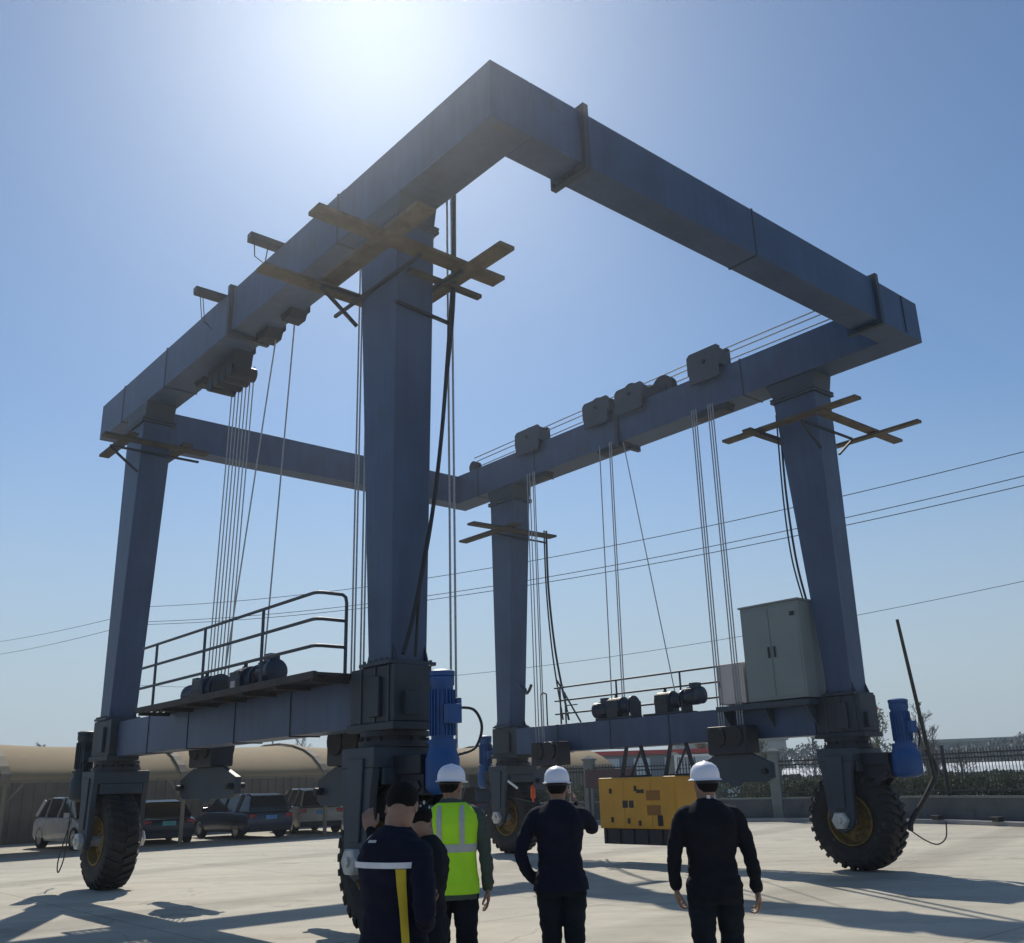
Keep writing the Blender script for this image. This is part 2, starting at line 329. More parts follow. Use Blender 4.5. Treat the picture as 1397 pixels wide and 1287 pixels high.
# legs
LEGS = [('near', 0), ('far', 0), ('near', 1), ('far', 1)]
for kind, side in LEGS:
    if side == 0: xt, xb = (0.006, .60), (.02, .52)
    else: xt, xb = (RX - .60, RX - .006), (RX - .56, RX - .06)
    yt, yb = ((1.98, 2.93), (2.06, 2.54)) if kind == 'near' else ((11.05, 12.0), (11.48, 11.98))
    m = MB(); z0 = 2.97
    zk = 8.72
    t = (zk - z0) / (9.03 - z0)
    mid = tuple(b + (a - b) * t for a, b in zip((*xt, *yt), (*xb, *yb)))
    m.frustum((*xb, *yb), z0, mid, zk)
    leg = m.build('leg', M['steel'], G, 0.012)
    h = MB(); ex = .05
    h.box(mid[0] - ex, mid[1] + ex, mid[2] - ex, mid[3] + ex, zk, zk + .04)
    h.box(mid[0] - ex, mid[1] + ex, mid[2] - ex, mid[3] + ex, zk + .055, zk + .095)
    h.frustum((mid[0], mid[1], mid[2], mid[3]), zk + .095, (xt[0], xt[1], yt[0] - .06, yt[1] + .12), ZB)
    for k in range(8):
        yy = mid[2] + (k + .5) * (mid[3] - mid[2]) / 8
        for xx in (mid[0] - .03, mid[1] + .03): h.lathe((xx, yy, zk - .02), (0, 0, 1), [(0, .016), (.14, .016)], 6)
    h.build('head_flange', M['steel_b'], leg, 0.004)
    h = MB()
    h.box(xb[0] - .08, xb[1] + .08, yb[0] - .08, yb[1] + .08, 2.93, 2.97)
    for sx in (xb[0] - .055, xb[1] + .055):
        for k in range(5): h.lathe((sx, yb[0] + k * (yb[1] - yb[0]) / 4, 2.95), (0, 0, 1), [(0, .02), (.05, .02)], 6)
    for xx in (xb[0] + .02, xb[1] - .04): 
        for yy in (yb[0], yb[1]):
            sg = -1 if yy == yb[0] else 1
            h.add([(xx, yy, 2.97), (xx + .02, yy, 2.97), (xx + .02, yy + sg * .07, 2.97), (xx, yy + sg * .07, 2.97), (xx, yy, 3.16), (xx + .02, yy, 3.16)],
                  [(0, 1, 2, 3), (0, 4, 5, 1), (3, 2, 5, 4), (0, 3, 4), (1, 5, 2)])
    h.build('base_flange', M['steel_b'], leg)

# sill beams with their end pedestals
for side in (0, 1):
    x0, x1 = (.12, .56) if side == 0 else (RX - .60, RX - .12)
    px = (-.02, .50) if side == 0 else (RX - .58, RX - .02)
    m = MB(); m.box(x0, x1, 2.86, 11.2, 2.27, 2.88)
    sb = m.build('sill_beam', M['steel'], G, 0.01)
    for ya, yb in ((1.93, 2.857), (11.203, 12.15)):
        m = MB().box(px[0], px[1], ya, yb, 2.29, 2.925); m.box(px[0] - .03, px[1] + .03, ya - .03, yb + .03, 2.20, 2.288)
        m.box(px[0] - .05, px[0], ya + .25, ya + .45, 2.35, 2.80); m.box(px[0] + .12, px[0] + .30, ya - .06, ya, 2.36, 2.62); m.box(px[1] - .1, px[1] + .05, ya + .1, ya + .3, 2.5, 2.8)
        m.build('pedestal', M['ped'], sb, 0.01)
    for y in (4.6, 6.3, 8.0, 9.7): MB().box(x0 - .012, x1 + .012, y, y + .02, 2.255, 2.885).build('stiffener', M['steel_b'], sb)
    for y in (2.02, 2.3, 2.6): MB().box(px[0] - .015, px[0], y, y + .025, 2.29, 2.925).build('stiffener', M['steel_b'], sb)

# wheel assemblies
def wheel_set(cx, cy, far, paint, dx=0.0, kl=1.0, ku=1.0):
    s = 1 if far else -1
    cr = MB(); cr.lathe((cx, cy, 2.02), (0, 0, 1), [(0, .42), (.07, .42), (.07, .36), (.12, .36), (.12, .40), (.18, .40)], 28)
    for k in range(12): cr.lathe((cx + .385 * cos(k * pi / 6), cy + .385 * sin(k * pi / 6), 2.09), (0, 0, 1), [(0, .018), (.04, .018)], 6)
    cr.build('slewing_bearing', M['dark'], G, 0, True)
    fk = MB(); fk.box(cx - .50, cx + .50, cy - .34, cy + .34, 1.80, 2.02)
    for sx in (-1, 1):
        a0, a1 = sorted((cx + sx * .40, cx + sx * .50))
        fk.prism([(cy - .33, 1.80), (cy + .33, 1.80), (cy + .27, 1.5), (cy + .24, .88), (cy + .17, .70), (cy, .62), (cy - .17, .70), (cy - .24, .88), (cy - .27, 1.5)], 'x', a0, a1)
        b0, b1 = sorted((cx + sx * .50, cx + sx * .53))
        fk.prism([(cy - .16, 1.9), (cy + .16, 1.9), (cy + .10, 1.02), (cy - .10, 1.02)], 'x', b0, b1)
    fk.box(cx - .38, cx + .38, cy - .36, cy - .30, 1.62, 1.80); fk.box(cx - .38, cx + .38, cy + .30, cy + .36, 1.62, 1.80)
    fo = fk.build('wheel_fork', M['steel_b'], G, 0.01)
    # tyre
    R, W = .83, .285
    t = MB()
    prof = [(-.20, .42), (-.25, .45), (-.285, .55), (-.29, .64), (-.265, .73), (-.225, .775), (-.12, .79), (0, .795), (.12, .79), (.225, .775), (.265, .73), (.29, .64), (.285, .55), (.25, .45), (.20, .42)]
    n = 56; c = Vector((cx, cy, R))
    rings = [[c + Vector((p, r * cos(2 * pi * k / n), r * sin(2 * pi * k / n))) for k in range(n)] for p, r in prof + [prof[0]]]
    t.loft(rings, False)
    NL = 30
    for k in range(NL):
        for sd in (-1, 1):
            th = 2 * pi * (k + (.5 if sd > 0 else 0)) / NL
            def P(x, r, a): return c + Vector((x, r * cos(a), r * sin(a)))
            dth = .055
            sec = []
            for (x, r, da) in ((.012, .80, .10), (.13, .80, .05), (.235, .785, 0.0), (.288, .70, -.015)):
                rr = r
                sec.append([P(sd * x, rr - .02, th + da - dth), P(sd * x, rr - .02, th + da + dth), P(sd * x, rr + .035, th + da + dth * .8), P(sd * x, rr + .035, th + da - dth * .8)])
            t.loft(sec)
    wh = t.build('wheel', M['black'], G)
    rm = MB()
    for sx in (-1, 1):
        rm.lathe((cx, cy, R), (sx, 0, 0), [(.02, .43), (.262, .43), (.27, .40), (.20, .37), (.13, .35), (.11, .2), (.16, .17), (.16, .10), (.02, .1)], 32)
        for k in range(12): rm.lathe((cx + sx * .115, cy + .27 * cos(k * pi / 6), R + .27 * sin(k * pi / 6)), (sx, 0, 0), [(0, .02), (.035, .02)], 6)
    rm.build('rim', M['rimy'], wh, 0, True)
    hb = MB()
    for sx in (-1, 1):
        hb.lathe((cx + sx * .16, cy, R), (sx, 0, 0), [(0, .09), (.36, .09)], 16)
        hb.lathe((cx + sx * .50, cy, R), (sx, 0, 0), [(0, .15), (.08, .15), (.10, .13), (.10, .06), (.13, .06), (.13, 0)], 6)
    hb.build('hub_cap', M['galv'], wh)
    # travel / steering drive standing on the end of the fork
    br = MB()
    y0, y1 = sorted((cy + s * .34, cy + s * .86))
    br.box(cx - .24, cx + .24, y0, y1, 1.72, 1.92); br.box(cx - .20, cx + .20, y0, y1, 1.50, 1.72)
    br.obox((cx - .2, cy + s * .32, 1.25), (cx - .2, cy + s * .8, 1.62), .05, .1); br.obox((cx + .2, cy + s * .32, 1.25), (cx + .2, cy + s * .8, 1.62), .05, .1)
    br.build('drive_bracket', M['dark'], fo, 0.008)
    my = cy + s * 1.06; cx = cx + dx
    mo = MB()
    mo.lathe((cx, my, 1.50), (0, 0, 1), [(0, .12 * kl), (.04, .19 * kl), (.08, .21 * kl), (.36, .21 * kl), (.44, .18 * kl), (.48, .17 * kl), (.52, .17 * kl)], 24)
    mo.lathe((cx, my, 2.02), (0, 0, 1), [(0, .195 * ku), (.04, .195 * ku), (.04, .145 * ku), (.60, .145 * ku), (.62, .16 * ku), (.70, .16 * ku), (.72, .13 * ku)], 24)
    for k in range(20):
        a = 2 * pi * k / 20
        mo.obox((cx + .152 * ku * cos(a), my + .152 * ku * sin(a), 2.10), (cx + .152 * ku * cos(a), my + .152 * ku * sin(a), 2.58), .012, .03, (cos(a), sin(a), 0))
    dm = mo.build('drive_motor', paint, G, 0, True)
    tb = MB().box(cx - .09, cx + .09, my - .235, my - .145, 2.22, 2.42)
    tb.box(cx + .145, cx + .215, my - .07, my + .07, 2.28, 2.5)
    tb.build('terminal_box', paint, dm, 0.008)
    MB().lathe((cx, my, 2.73), (0, 0, 1), [(0, .165 * ku), (.05, .165 * ku), (.07, .11 * ku), (.07, .0)], 24).build('fan_cover', paint, dm, 0, True)
    hs = MB(); pts = [(cx + .2, my, 2.4), (cx + .42, my - .02, 2.38), (cx + .52, my - .03, 2.2), (cx + .45, my, 1.98), (cx + .2, my, 1.9)]
    hs.tube(smooth_path(pts, 6), .016, 6); hs.build('motor_cable', M['cable'], dm)

WX0, WX1 = .32, RX - .32
wheel_set(WX0, 2.42, False, M['blue'], -.09, .88, .84)
wheel_set(WX0, 11.70, True, M['teal'], -.27)
wheel_set(WX1, 2.42, False, M['blue'], 0.0, 1.18, 1.0)
wheel_set(WX1, 11.70, True, M['blue'])
# small red valve on the pedestal of the near right leg, orange lamp by the far right wheel
v = MB(); v.lathe((RX - .02, 2.1, 2.70), (1, 0, 0), [(0, .045), (.16, .045), (.16, .08), (.19, .08)], 10); v.tube([(RX + .08, 2.1, 2.70), (RX + .08, 2.1, 2.86), (RX + .14, 2.1, 2.9)], .03, 8)
v.lathe((RX + .08, 2.1, 2.84), (0, 0, 1), [(0, .07), (.05, .07)], 10)
v.build('red_valve', M['red'], G)
v = MB(); v.lathe((9.3, 10.21, 1.26), (0, 0, 1), [(0, .045), (.03, .06), (.24, .055), (.30, .02)], 12); v.lathe((9.3, 10.21, 1.18), (0, 0, 1), [(0, .02), (.08, .02)], 8)
MB().obox((9.3, 10.21, 1.18), (9.6, 11.45, 1.30), .025, .025).build('beacon_arm', M['dark'], G)
v.build('orange_beacon', M['orange'], G)
MB().obox((9.42, 11.24, 1.66), (9.42, 10.89, 1.49), .02, .05).build('fork_highlight', M['bwhite'], G)  # white bar standing in for a highlight on the fork

# walkways (open bar grating) with three-rail railings
def walkway(x0, x1, y0, y1, outer):
    m = MB()
    m.box(x0, x0 + .05, y0, y1, 2.84, 2.92); m.box(x1 - .05, x1, y0, y1, 2.84, 2.92)
    n = int((y1 - y0) / .11)
    for k in range(n + 1):
        y = y0 + k * (y1 - y0 - .03) / n; m.box(x0 + .05, x1 - .05, y, y + .03, 2.875, 2.91)
    for k in range(1, 6):
        x = x0 + (x1 - x0) * k / 6; m.box(x - .012, x + .012, y0, y1, 2.86, 2.872)
    for k in range(7):
        y = y0 + .1 + k * (y1 - y0 - .2) / 6
        inner = x1 if outer < x1 - .01 else x0
        m.box(x0 + .05, x1 - .05, y, y + .06, 2.80, 2.858)
    return m.build('walkway', M['mesh'], G)
def railing(xo, xi, y0, y1, posts, turn):
    m = MB()
    for z in (3.86, 3.54, 3.22):
        s_ = .08
        pts = [(xo, y1, z), (xo, y0 + s_, z), (xo + (s_ if xi > xo else -s_) * .3, y0 + s_ * .3, z), (xo + (s_ if xi > xo else -s_), y0, z), (xi, y0, z)]
        if z > 3.8: pts[-1] = (xi - (.06 if xi > xo else -.06), y0, z); pts += [(xi - (.015 if xi > xo else -.015), y0, z - .03), (xi, y0, z - .10), (xi, y0, 2.9)]
        m.tube(pts, .022, 8)
    for y in posts: m.tube([(xo, y, 2.9), (xo, y, 3.86)], .022, 8)
    return m.build('railing', M['steel_b'], G, 0, True)
walkway(-.48, .118, 2.95, 8.75, -.48)
railing(-.46, -.05, 2.95, 8.65, [4.36, 6.2, 8.05], True)
walkway(RX - .118, RX + .48, 2.95, 11.0, RX + .48)
railing(RX + .46, RX + .05, 2.95, 10.9, [4.9, 6.8, 8.75, 10.7], True)
# toe of pipe rails and low loops on the right sill
m = MB()
for y, z in ((10.35, 3.62), (10.15, 3.62)): m.tube([(9.78, y, 2.88), (9.78, y, z)], .018, 6)
m.tube([(9.78, 10.35, 3.62), (9.78, 10.25, 3.66), (9.78, 10.15, 3.62)], .018, 6); m.tube([(9.78, 9.0, 2.88), (9.78, 9.6, 3.7), (9.78, 9.75, 3.9)], .02, 6)
m.tube([(9.78, 9.5, 2.88), (9.78, 9.5, 3.6)], .02, 6); m.tube([(9.78, 9.5, 3.3), (9.78, 9.1, 3.3)], .014, 6)
m.build('access_ladder', M['steel_b'], G)
m = MB().tube(smooth_path([(9.6, 10.75, 3.7), (9.5, 10.6, 3.78), (9.45, 10.5, 3.66), (9.4, 10.35, 3.7), (9.35, 10.2, 3.82)], 4), .035, 8)
m.obox((9.58, 10.9, 3.95), (9.5, 10.6, 3.70), .09, .03); m.build('lamp_arm', M['steel_b'], G)

# winches
def winch(x, y, kind, s=1):
    m = MB(); m.box(x - .22, x + .22, y - .60, y + .55, 2.885, 2.93)
    m.box(x - .20, x + .20, y - .12, y + .22, 2.93, 3.30); m.lathe((x, y - .14, 3.16), (0, 1, 0), [(0, .19), (.02, .21), (.36, .21), (.38, .19)], 20)
    m.box(x - .16, x + .16, y - .52, y - .46, 2.93, 3.25)
    g_ = m.build('winch', M['dark'], G, 0.008)
    d = MB(); d.lathe((x, y - .46, 3.16), (0, 1, 0), [(0, .21), (.025, .21), (.025, .14)] + [(.03 + .0145 * k, .14 + (.012 if k % 2 else 0)) for k in range(19)] + [(.30, .14), (.30, .21), (.325, .21)], 24)
    d.build('rope_drum', M['dblue'], g_, 0, True)
    mo = MB()
    if kind == 0:
        mo.lathe((x, y + .24, 3.12), (0, 1, 0), [(0, .12), (.04, .17), (.36, .17), (.38, .18), (.46, .18), (.50, .12)], 20)
        mo.box(x - .08, x + .08, y + .32, y + .5, 3.27, 3.38)
    else:
        mo.lathe((x, y - .50, 3.22), (0, -1, 0), [(0, .11), (.05, .16), (.30, .16), (.32, .175), (.42, .175), (.46, .11)], 20)
        mo.box(x - .08, x + .08, y - .85, y - .66, 3.36, 3.48)
    for k in range(14):
        a = 2 * pi * k / 14; yy0, yy1 = (y + .29, y + .58) if kind == 0 else (y - .80, y - .55); zc = 3.12 if kind == 0 else 3.22
        mo.obox((x + .172 * cos(a), yy0, zc + .172 * sin(a)), (x + .172 * cos(a), yy1, zc + .172 * sin(a)), .01, .025, (cos(a), 0, sin(a)))
    mo.build('winch_motor', M['dblue'], g_, 0, True)
    MB().lathe((x - .02, y + .05, 3.30), (0, 0, 1), [(0, .05), (.08, .05), (.08, .03), (.13, .03)], 10).build('filler_cap', M['dark'], g_)
    if kind == 1 and x < 5: MB().box(x - .215, x - .201, y - .02, y + .13, 3.02, 3.16).build('warning_plate', M['cabw'], g_)
winch(.34, 7.82, 0); winch(.34, 6.42, 1)
winch(RX - .36, 7.92, 0); winch(RX - .36, 6.48, 1)

# cabinets on a shelf of the right sill
m = MB().box(9.36, 9.69, 2.72, 4.80, 2.80, 2.90)
for y in (2.8, 3.7, 4.65): m.prism([(9.38, 2.80), (9.69, 2.80), (9.69, 2.45)], 'y', y, y + .03)
m.build('cabinet_shelf', M['steel_b'], G)
c = MB().box(9.40, 10.02, 2.74, 4.04, 2.93, 4.70).build('electrical_cabinet', M['cab'], G, 0.012, label='tall pale grey electrical cabinet')
MB().box(9.37, 10.05, 2.71, 4.07, 4.70, 4.735).build('roof_cap', M['cab'], c, 0.005)
d = MB()
d.box(9.388, 9.398, 2.78, 3.375, 2.99, 4.64); d.box(9.388, 9.398, 3.405, 4.0, 2.99, 4.64)
d.build('door', M['cab'], c, 0.004)
d = MB(); d.box(9.36, 9.386, 3.31, 3.34, 3.7, 3.9); d.box(9.36, 9.386, 3.44, 3.47, 3.7, 3.9)
d.box(9.379, 9.389, 2.82, 2.92, 4.42, 4.50); d.build('handle', M['dark'], c)
c = MB().box(9.40, 9.86, 4.10, 4.74, 2.93, 3.70).build('electrical_cabinet', M['cabw'], G, 0.012, label='low off-white electrical cabinet')
MB().box(9.388, 9.398, 4.14, 4.70, 2.97, 3.66).build('door', M['cabw'], c, 0.004)
MB().box(9.37, 9.387, 4.64, 4.67, 3.25, 3.38).build('handle', M['dark'], c)

# sheave housings and rollers on the girders
def sheave_box(x0, x1, y0, y1, zt, zb, inner):
    m = MB(); ym = (y0 + y1) / 2
    prof = [(y0, ZT + .02), (y0, zt - .07), (y0 + .08, zt), (y1 - .08, zt), (y1, zt - .07), (y1, ZT + .02)]
    for xx in (x0, x1 - .03): m.prism(prof, 'x', xx, xx + .03)
    m.box(x0 + .03, x1 - .03, y0, y0 + .03, ZT + .02, zt - .14); m.box(x0 + .03, x1 - .03, y1 - .03, y1, ZT + .02, zt - .14)
    m.box(x0 + .031, x1 - .031, y0 + .15, y1 - .15, zt - .03, zt - .004)
    # cheek running down the inner face of the girder
    xi = (x0 - .02, x0 + .02) if inner < 0 else (x1 - .02, x1 + .02)
    m.box(min(xi), max(xi), y0 + .05, y1 - .05, zb, ZT + .1)
    b = m.build('sheave_bracket', M['steel_b'], G, 0.006)
    s = MB(); s.lathe(((x0 + .06), ym, ZT + .22), (1, 0, 0), [(0, .27), (.03, .27), (.05, .22), (.07, .27), (.12, .27), (.14, .22), (.16, .27), (.2, .27)], 24)
    s.lathe((x0 - .03, ym, ZT + .22), (1, 0, 0), [(0, .05), (x1 - x0 + .06, .05)], 10)
    s.build('sheave', M['dark'], b, 0, True)
for (y0, y1, zt) in ((3.95, 4.85, 10.52), (6.15, 7.06, 10.42), (7.25, 8.15, 10.44), (9.72, 10.70, 10.46)):
    sheave_box(XR - .14, XR + .24, y0, y1, zt - .06, 9.72, -1)
for (y0, y1, zt) in ((3.95, 4.85, 10.46), (7.25, 8.15, 10.44), (8.6, 9.5, 10.46)):
    sheave_box(WG - .28, WG + .14, y0, y1, zt, 9.6, 1)
for y, r in ((5.72, .30), (12.7, .17)):
    m = MB(); m.lathe((XR + .02, y, ZT + .10), (1, 0, 0), [(0, r), (.05, r), (.07, r - .05), (.11, r - .05), (.13, r), (.18, r)], 24); m.box(XR, XR + .24, y - .12, y + .12, ZT, ZT + .16)
    m.build('rope_roller', M['dark'], G, 0, True)
# sheaves hanging under the left girder's inner edge
for y0, y1, dz in ((7.7, 9.0, .36), (6.55, 7.0, .16), (5.7, 6.1, .14), (9.2, 9.6, .12)):
    m = MB(); m.prism([(y0, ZB), (y1, ZB), (y1 - .08, ZB - dz), (y0 + .08, ZB - dz)], 'x', WG - .25, WG + .06); m.box(WG, WG + .10, y0, y1, ZB, ZB + .3)
    if dz > .3:
        for k in range(4): m.lathe((WG - .30 + k * .0, y0 + .22 + k * .28, ZB - dz + .02), (1, 0, 0), [(0, .13), (.5, .13)], 16)
    m.build('under_sheave', M['dark'], G, 0.006)
for y0, y1, dz in ((4.0, 5.0, .14), (7.0, 7.9, .12), (9.7, 10.4, .12)):
    m = MB(); m.prism([(y0, ZB), (y1, ZB), (y1 - .08, ZB - dz), (y0 + .08, ZB - dz)], 'x', XR + .02, XR + .3)
    m.build('under_sheave', M['dark'], G, 0.006)
# short outriggers across the top of the left girder
for y, l in ((5.48, .50), (7.66, .48)):
    m = MB(); m.obox((-l, y, 10.02), (.75, y, 10.02), .14, .10)
    m.obox((-l + .05, y + .14, 10.04), (.75, y + .14, 10.04), .09, .08)
    m.build('top_outrigger', M['dark'], G, 0.006)
m = MB()
for dx in (0, .05): m.tube([(-.4 + dx, 7.62, 9.97), (-.30 + dx, 7.70, 9.5), (-.05, 7.85, 9.45)], .008, 5)
m.tube([(-.42, 5.46, 9.97), (-.38, 5.5, 9.7), (-.2, 5.5, 9.62), (-.16, 5.5, 9.96)], .01, 5)
m.build('slack_rope', M['cable'], G)

# wire ropes
def rope(pts, r=.012, name='wire_rope', mt='rope', parent=G):
    return MB().tube(pts, r, 6).build(name, M[mt], parent)
for k in range(7):
    y = 8.05 + k * .155
    rope([(.90, y, 9.05), (.95, 8.55 + k * .14, 2.32)], .011)
rope([(.64, 6.66, 9.2), (.42, 7.45, 3.32)], .012)
rope([(.64, 6.02, 9.2), (.42, 6.08, 3.34)], .012)
for y in (4.12, 4.2, 4.36, 4.44): rope([(.62, y, 9.9), (.93, y, 9.85), (.93, y, 2.2)], .013)
for y in (2.06, 2.16): rope([(.6, y, 9.9), (.95, y + .0, 9.85), (.95, y, 2.0)], .014)
for y in (4.62, 4.68, 4.74, 4.18, 4.24, 4.30): rope([(9.38, y, 9.1), (9.38, y + .03, 2.3)], .014)
for y in (7.52, 7.14, 7.20): rope([(9.38, y, 9.1), (9.5, y + .2, 3.3)], .013)
rope([(9.4, 6.78, 9.0), (9.62, 6.02, 3.32)], .012)
for y in (10.02, 10.12, 9.84, 9.90): rope([(9.38, y, 9.1), (9.38, y, 2.2)], .013)
for k, (x, z) in enumerate(((9.72, 10.36), (9.80, 10.28), (9.90, 10.16))):
    rope([(x, 12.7, z - .04), (x, 8.0, z), (x, 4.4, z + .02), (x, .9, z - .02)], .014)
# power cables
def pcable(pts, r): MB().tube(smooth_path(pts, 8), r, 8).build('power_cable', M['cable'], G)
pcable([(.55, 1.9, 9.97), (.72, 1.9, 10.03), (.85, 1.88, 9.9), (.86, 1.88, 9.13), (.82, 1.86, 8.2), (.70, 1.85, 6.8), (.59, 1.84, 5.73), (.42, 1.83, 4.6), (.20, 1.86, 3.5), (.05, 1.86, 3.02)], .027)
pcable([(.55, 1.94, 9.97), (.72, 1.94, 10.03), (.88, 1.90, 9.9), (.89, 1.90, 9.13), (.80, 1.83, 7.6), (.60, 1.82, 6.0), (.50, 1.83, 5.0), (.30, 1.85, 4.0), (.22, 1.86, 3.0)], .018)
pcable([(10.78, 11.0, 8.0), (10.78, 11.0, 6.4), (10.95, 11.0, 4.7), (11.3, 11.0, 3.1)], .028)
pcable([(10.70, 11.0, 8.0), (10.70, 11.0, 6.4), (10.83, 11.0, 4.7), (11.1, 11.0, 3.1)], .02)
pcable([(10.0, 3.0, 8.6), (9.86, 2.98, 7.0), (9.84, 2.93, 5.6), (9.9, 2.85, 4.74)], .022)
pcable([(9.95, 3.05, 8.6), (9.80, 3.02, 6.8), (9.78, 2.98, 5.6), (9.84, 2.88, 4.74)], .016)
# hose hanging by the right wheel
MB().tube(smooth_path([(10.2, 1.10, 1.95), (10.25, 1.02, 1.6), (10.1, 1.18, 1.2), (9.97, 1.42, .82), (9.97, 1.47, .66)], 8), .045, 8).build('air_hose', M['cable'], G, 0, True)
MB().tube(smooth_path([(9.97, 1.47, .66), (10.1, 1.30, .50), (10.2, 1.15, .44), (10.25, 1.02, .55), (10.25, .98, .8)], 8), .012, 6).build('air_hose', M['woodd'], G, 0, True)
MB().tube(smooth_path([(-.02, 12.9, 1.2), (-.15, 13.0, .5), (-.1, 13.1, .25), (0, 13.15, .6), (0, 13.1, 1.5)], 8), .012, 6).build('air_hose', M['woodd'], G, 0, True)

# ------------------------------------------------------------------ hook blocks hanging in the ropes
def hook_block(x, y, z, label, half=.95):
    o = empty('hook_block', rig(x, y, z), YAW)
    tag(o, label, 'hook block', 'hook blocks hanging under the sill beams')
    MB().box(-.20, .20, -.46, .46, -.42, .10).build('sheave_housing', M['dark'], o, 0.03)
    m = MB(); m.lathe((-.24, -.2, -.10), (1, 0, 0), [(0, .19), (.48, .19)], 20); m.lathe((-.24, .2, -.10), (1, 0, 0), [(0, .19), (.48, .19)], 20)
    m.build('sheave', M['black'], o, 0, True)
    p = [(-half * .5, -.42), (half * .5, -.42), (half, -.60), (half, -.86), (half * .86, -.93), (.18, -.93), (.1, -1.0), (-.1, -1.0), (-.18, -.93), (-half * .86, -.93), (-half, -.86), (-half, -.60)]
    MB().prism(p, 'x', -.05, .05).build('spreader_plate', M['steel_b'], o, 0.01)
    MB().lathe((-.16, -half + .13, -.74), (1, 0, 0), [(0, .05), (.32, .05)], 12).build('pin', M['dark'], o)
    MB().lathe((-.16, half - .13, -.74), (1, 0, 0), [(0, .05), (.32, .05)], 12).build('pin', M['dark'], o)
hook_block(.95, 8.97, 2.42, 'dark hook block with wide plate hanging in front of the parked cars', 1.12)
hook_block(.95, 4.28, 2.30, 'dark hook block hanging behind the near leg, mostly hidden by it')
hook_block(9.34, 4.45, 2.42, 'dark hook block hanging under the right sill beam, near the right wheel and the fence', .85)
hook_block(9.34, 9.60, 2.38, 'dark hook block hanging beside the far wheel with yellow rim', .55)

# ------------------------------------------------------------------ plank scaffolds round the legs
def scaffold(label, ax, ay, planks, braces):
    o = empty('plank_scaffold', rig(ax, ay, 7.6), YAW); tag(o, label, 'scaffold', 'plank scaffolds round the leg heads')
    for (p, q, wd, mt) in planks:
        P = Vector(p) - Vector((ax, ay, 7.6)); Q = Vector(q) - Vector((ax, ay, 7.6))
        MB().obox(P, Q, wd, .055).build('plank', M[mt], o, 0.004)
    b = MB()
    for p, q in braces: b.obox(Vector(p) - Vector((ax, ay, 7.6)), Vector(q) - Vector((ax, ay, 7.6)), .04, .04)
    b.build('bracket', M['dark'], o)
def ring_braces(x0, x1, y0, y1, z):
    r = []
    for yy in (y0 - .02, y1 + .02): r += [((x0 - .6, yy, z - .06), (x1 + .6, yy, z - .06)), ((x0 - .6, yy, z - .08), (x0 - .03, yy, z - .50)), ((x1 + .6, yy, z - .08), (x1 + .03, yy, z - .50))]
    for xx in (x0 - .04, x1 + .04): r += [((xx, y0 - .6, z - .12), (xx, y1 + .6, z - .12))]
    r += [((x0 - .03, y0 - .04, z - .52), (x1 + .25, y0 - .04, z - .58))]
    return r
scaffold('rough timber planks crossed round the head of the near leg', .3, 2.4,
    [((-1.42, 1.62, 8.12), (1.42, 1.62, 8.12), .26, 'wood'), ((-.34, .85, 8.19), (-.34, 3.35, 8.19), .27, 'wood'), ((.84, .75, 8.05), (.84, 3.3, 8.05), .24, 'wood'),
     ((-1.36, 3.12, 8.06), (1.1, 3.12, 8.06), .24, 'wood'), ((.1, 1.86, 7.95), (1.27, 1.86, 7.93), .10, 'woodd')], ring_braces(.0, .58, 2.0, 2.88, 8.02)[3:])
scaffold('timber planks crossed round the head of the right leg', 10.0, 2.4,
    [((9.42, .95, 8.17), (9.42, 3.98, 8.17), .22, 'wood'), ((9.3, 1.70, 8.10), (12.2, 1.70, 8.10), .20, 'wood'), ((11.2, .72, 8.03), (11.2, 3.0, 8.03), .16, 'wood'),
     ((9.0, 3.15, 8.10), (11.4, 3.15, 8.10), .2, 'woodd')], ring_braces(9.7, 10.27, 2.0, 2.88, 8.02)[:4])
scaffold('dark planks round the head of the centre leg, a cable hanging from one end', 10.0, 11.5,
    [((8.15, 10.92, 7.80), (10.95, 10.92, 7.84), .28, 'woodd'), ((9.42, 10.6, 7.90), (9.42, 12.9, 7.90), .26, 'woodd')],
    ring_braces(9.7, 10.27, 11.1, 11.98, 7.76)[:1])
scaffold('dark planks round the head of the far left leg', .3, 11.5,
    [((-.80, 10.9, 8.22), (1.28, 10.9, 8.22), .22, 'woodd'), ((-.30, 10.7, 8.28), (-.30, 12.4, 8.28), .2, 'woodd'), ((.80, 10.7, 8.28), (.80, 12.5, 8.28), .2, 'woodd')],
    ring_braces(.0, .58, 11.1, 11.98, 8.14)[:2])

# ------------------------------------------------------------------ yellow generator hung below the right sill
o = empty('generator_set', rig(9.55, 6.5, .36), YAW); tag(o, 'yellow generator set on a black base hanging below the right sill beam', 'generator')
L0, L1 = -.84, 1.28
X0, X1 = -.55, .10
MB().box(X0, X1, L0, L1, .30, 1.29).build('enclosure', M['yellow'], o, 0.02)
b = MB().box(X0 + .05, X1 - .05, L0 + .04, L1 - .04, 0, .298)
for k in range(6): b.box(X0 + .02, X0 + .05, L0 + .08 + k * .38, L0 + .12 + k * .38, .01, .29)
b.build('base_frame', M['dark'], o, 0.01)
d = MB()
for y0, y1 in ((L0 + .04, -.20), (-.18, .54), (.56, L1 - .04)): d.box(X0 - .008, X0 - .0005, y0, y1, .34, 1.25)
d.build('side_door', M['yellow'], o, 0.003)
d = MB()
for y, z in ((.92, .98), (.22, 1.02), (.90, .42), (.44, .40), (.14, .36)): d.box(X0 - .03, X0 - .009, y - .02, y + .03, z, z + .10)
d.build('hinge', M['dark'], o)
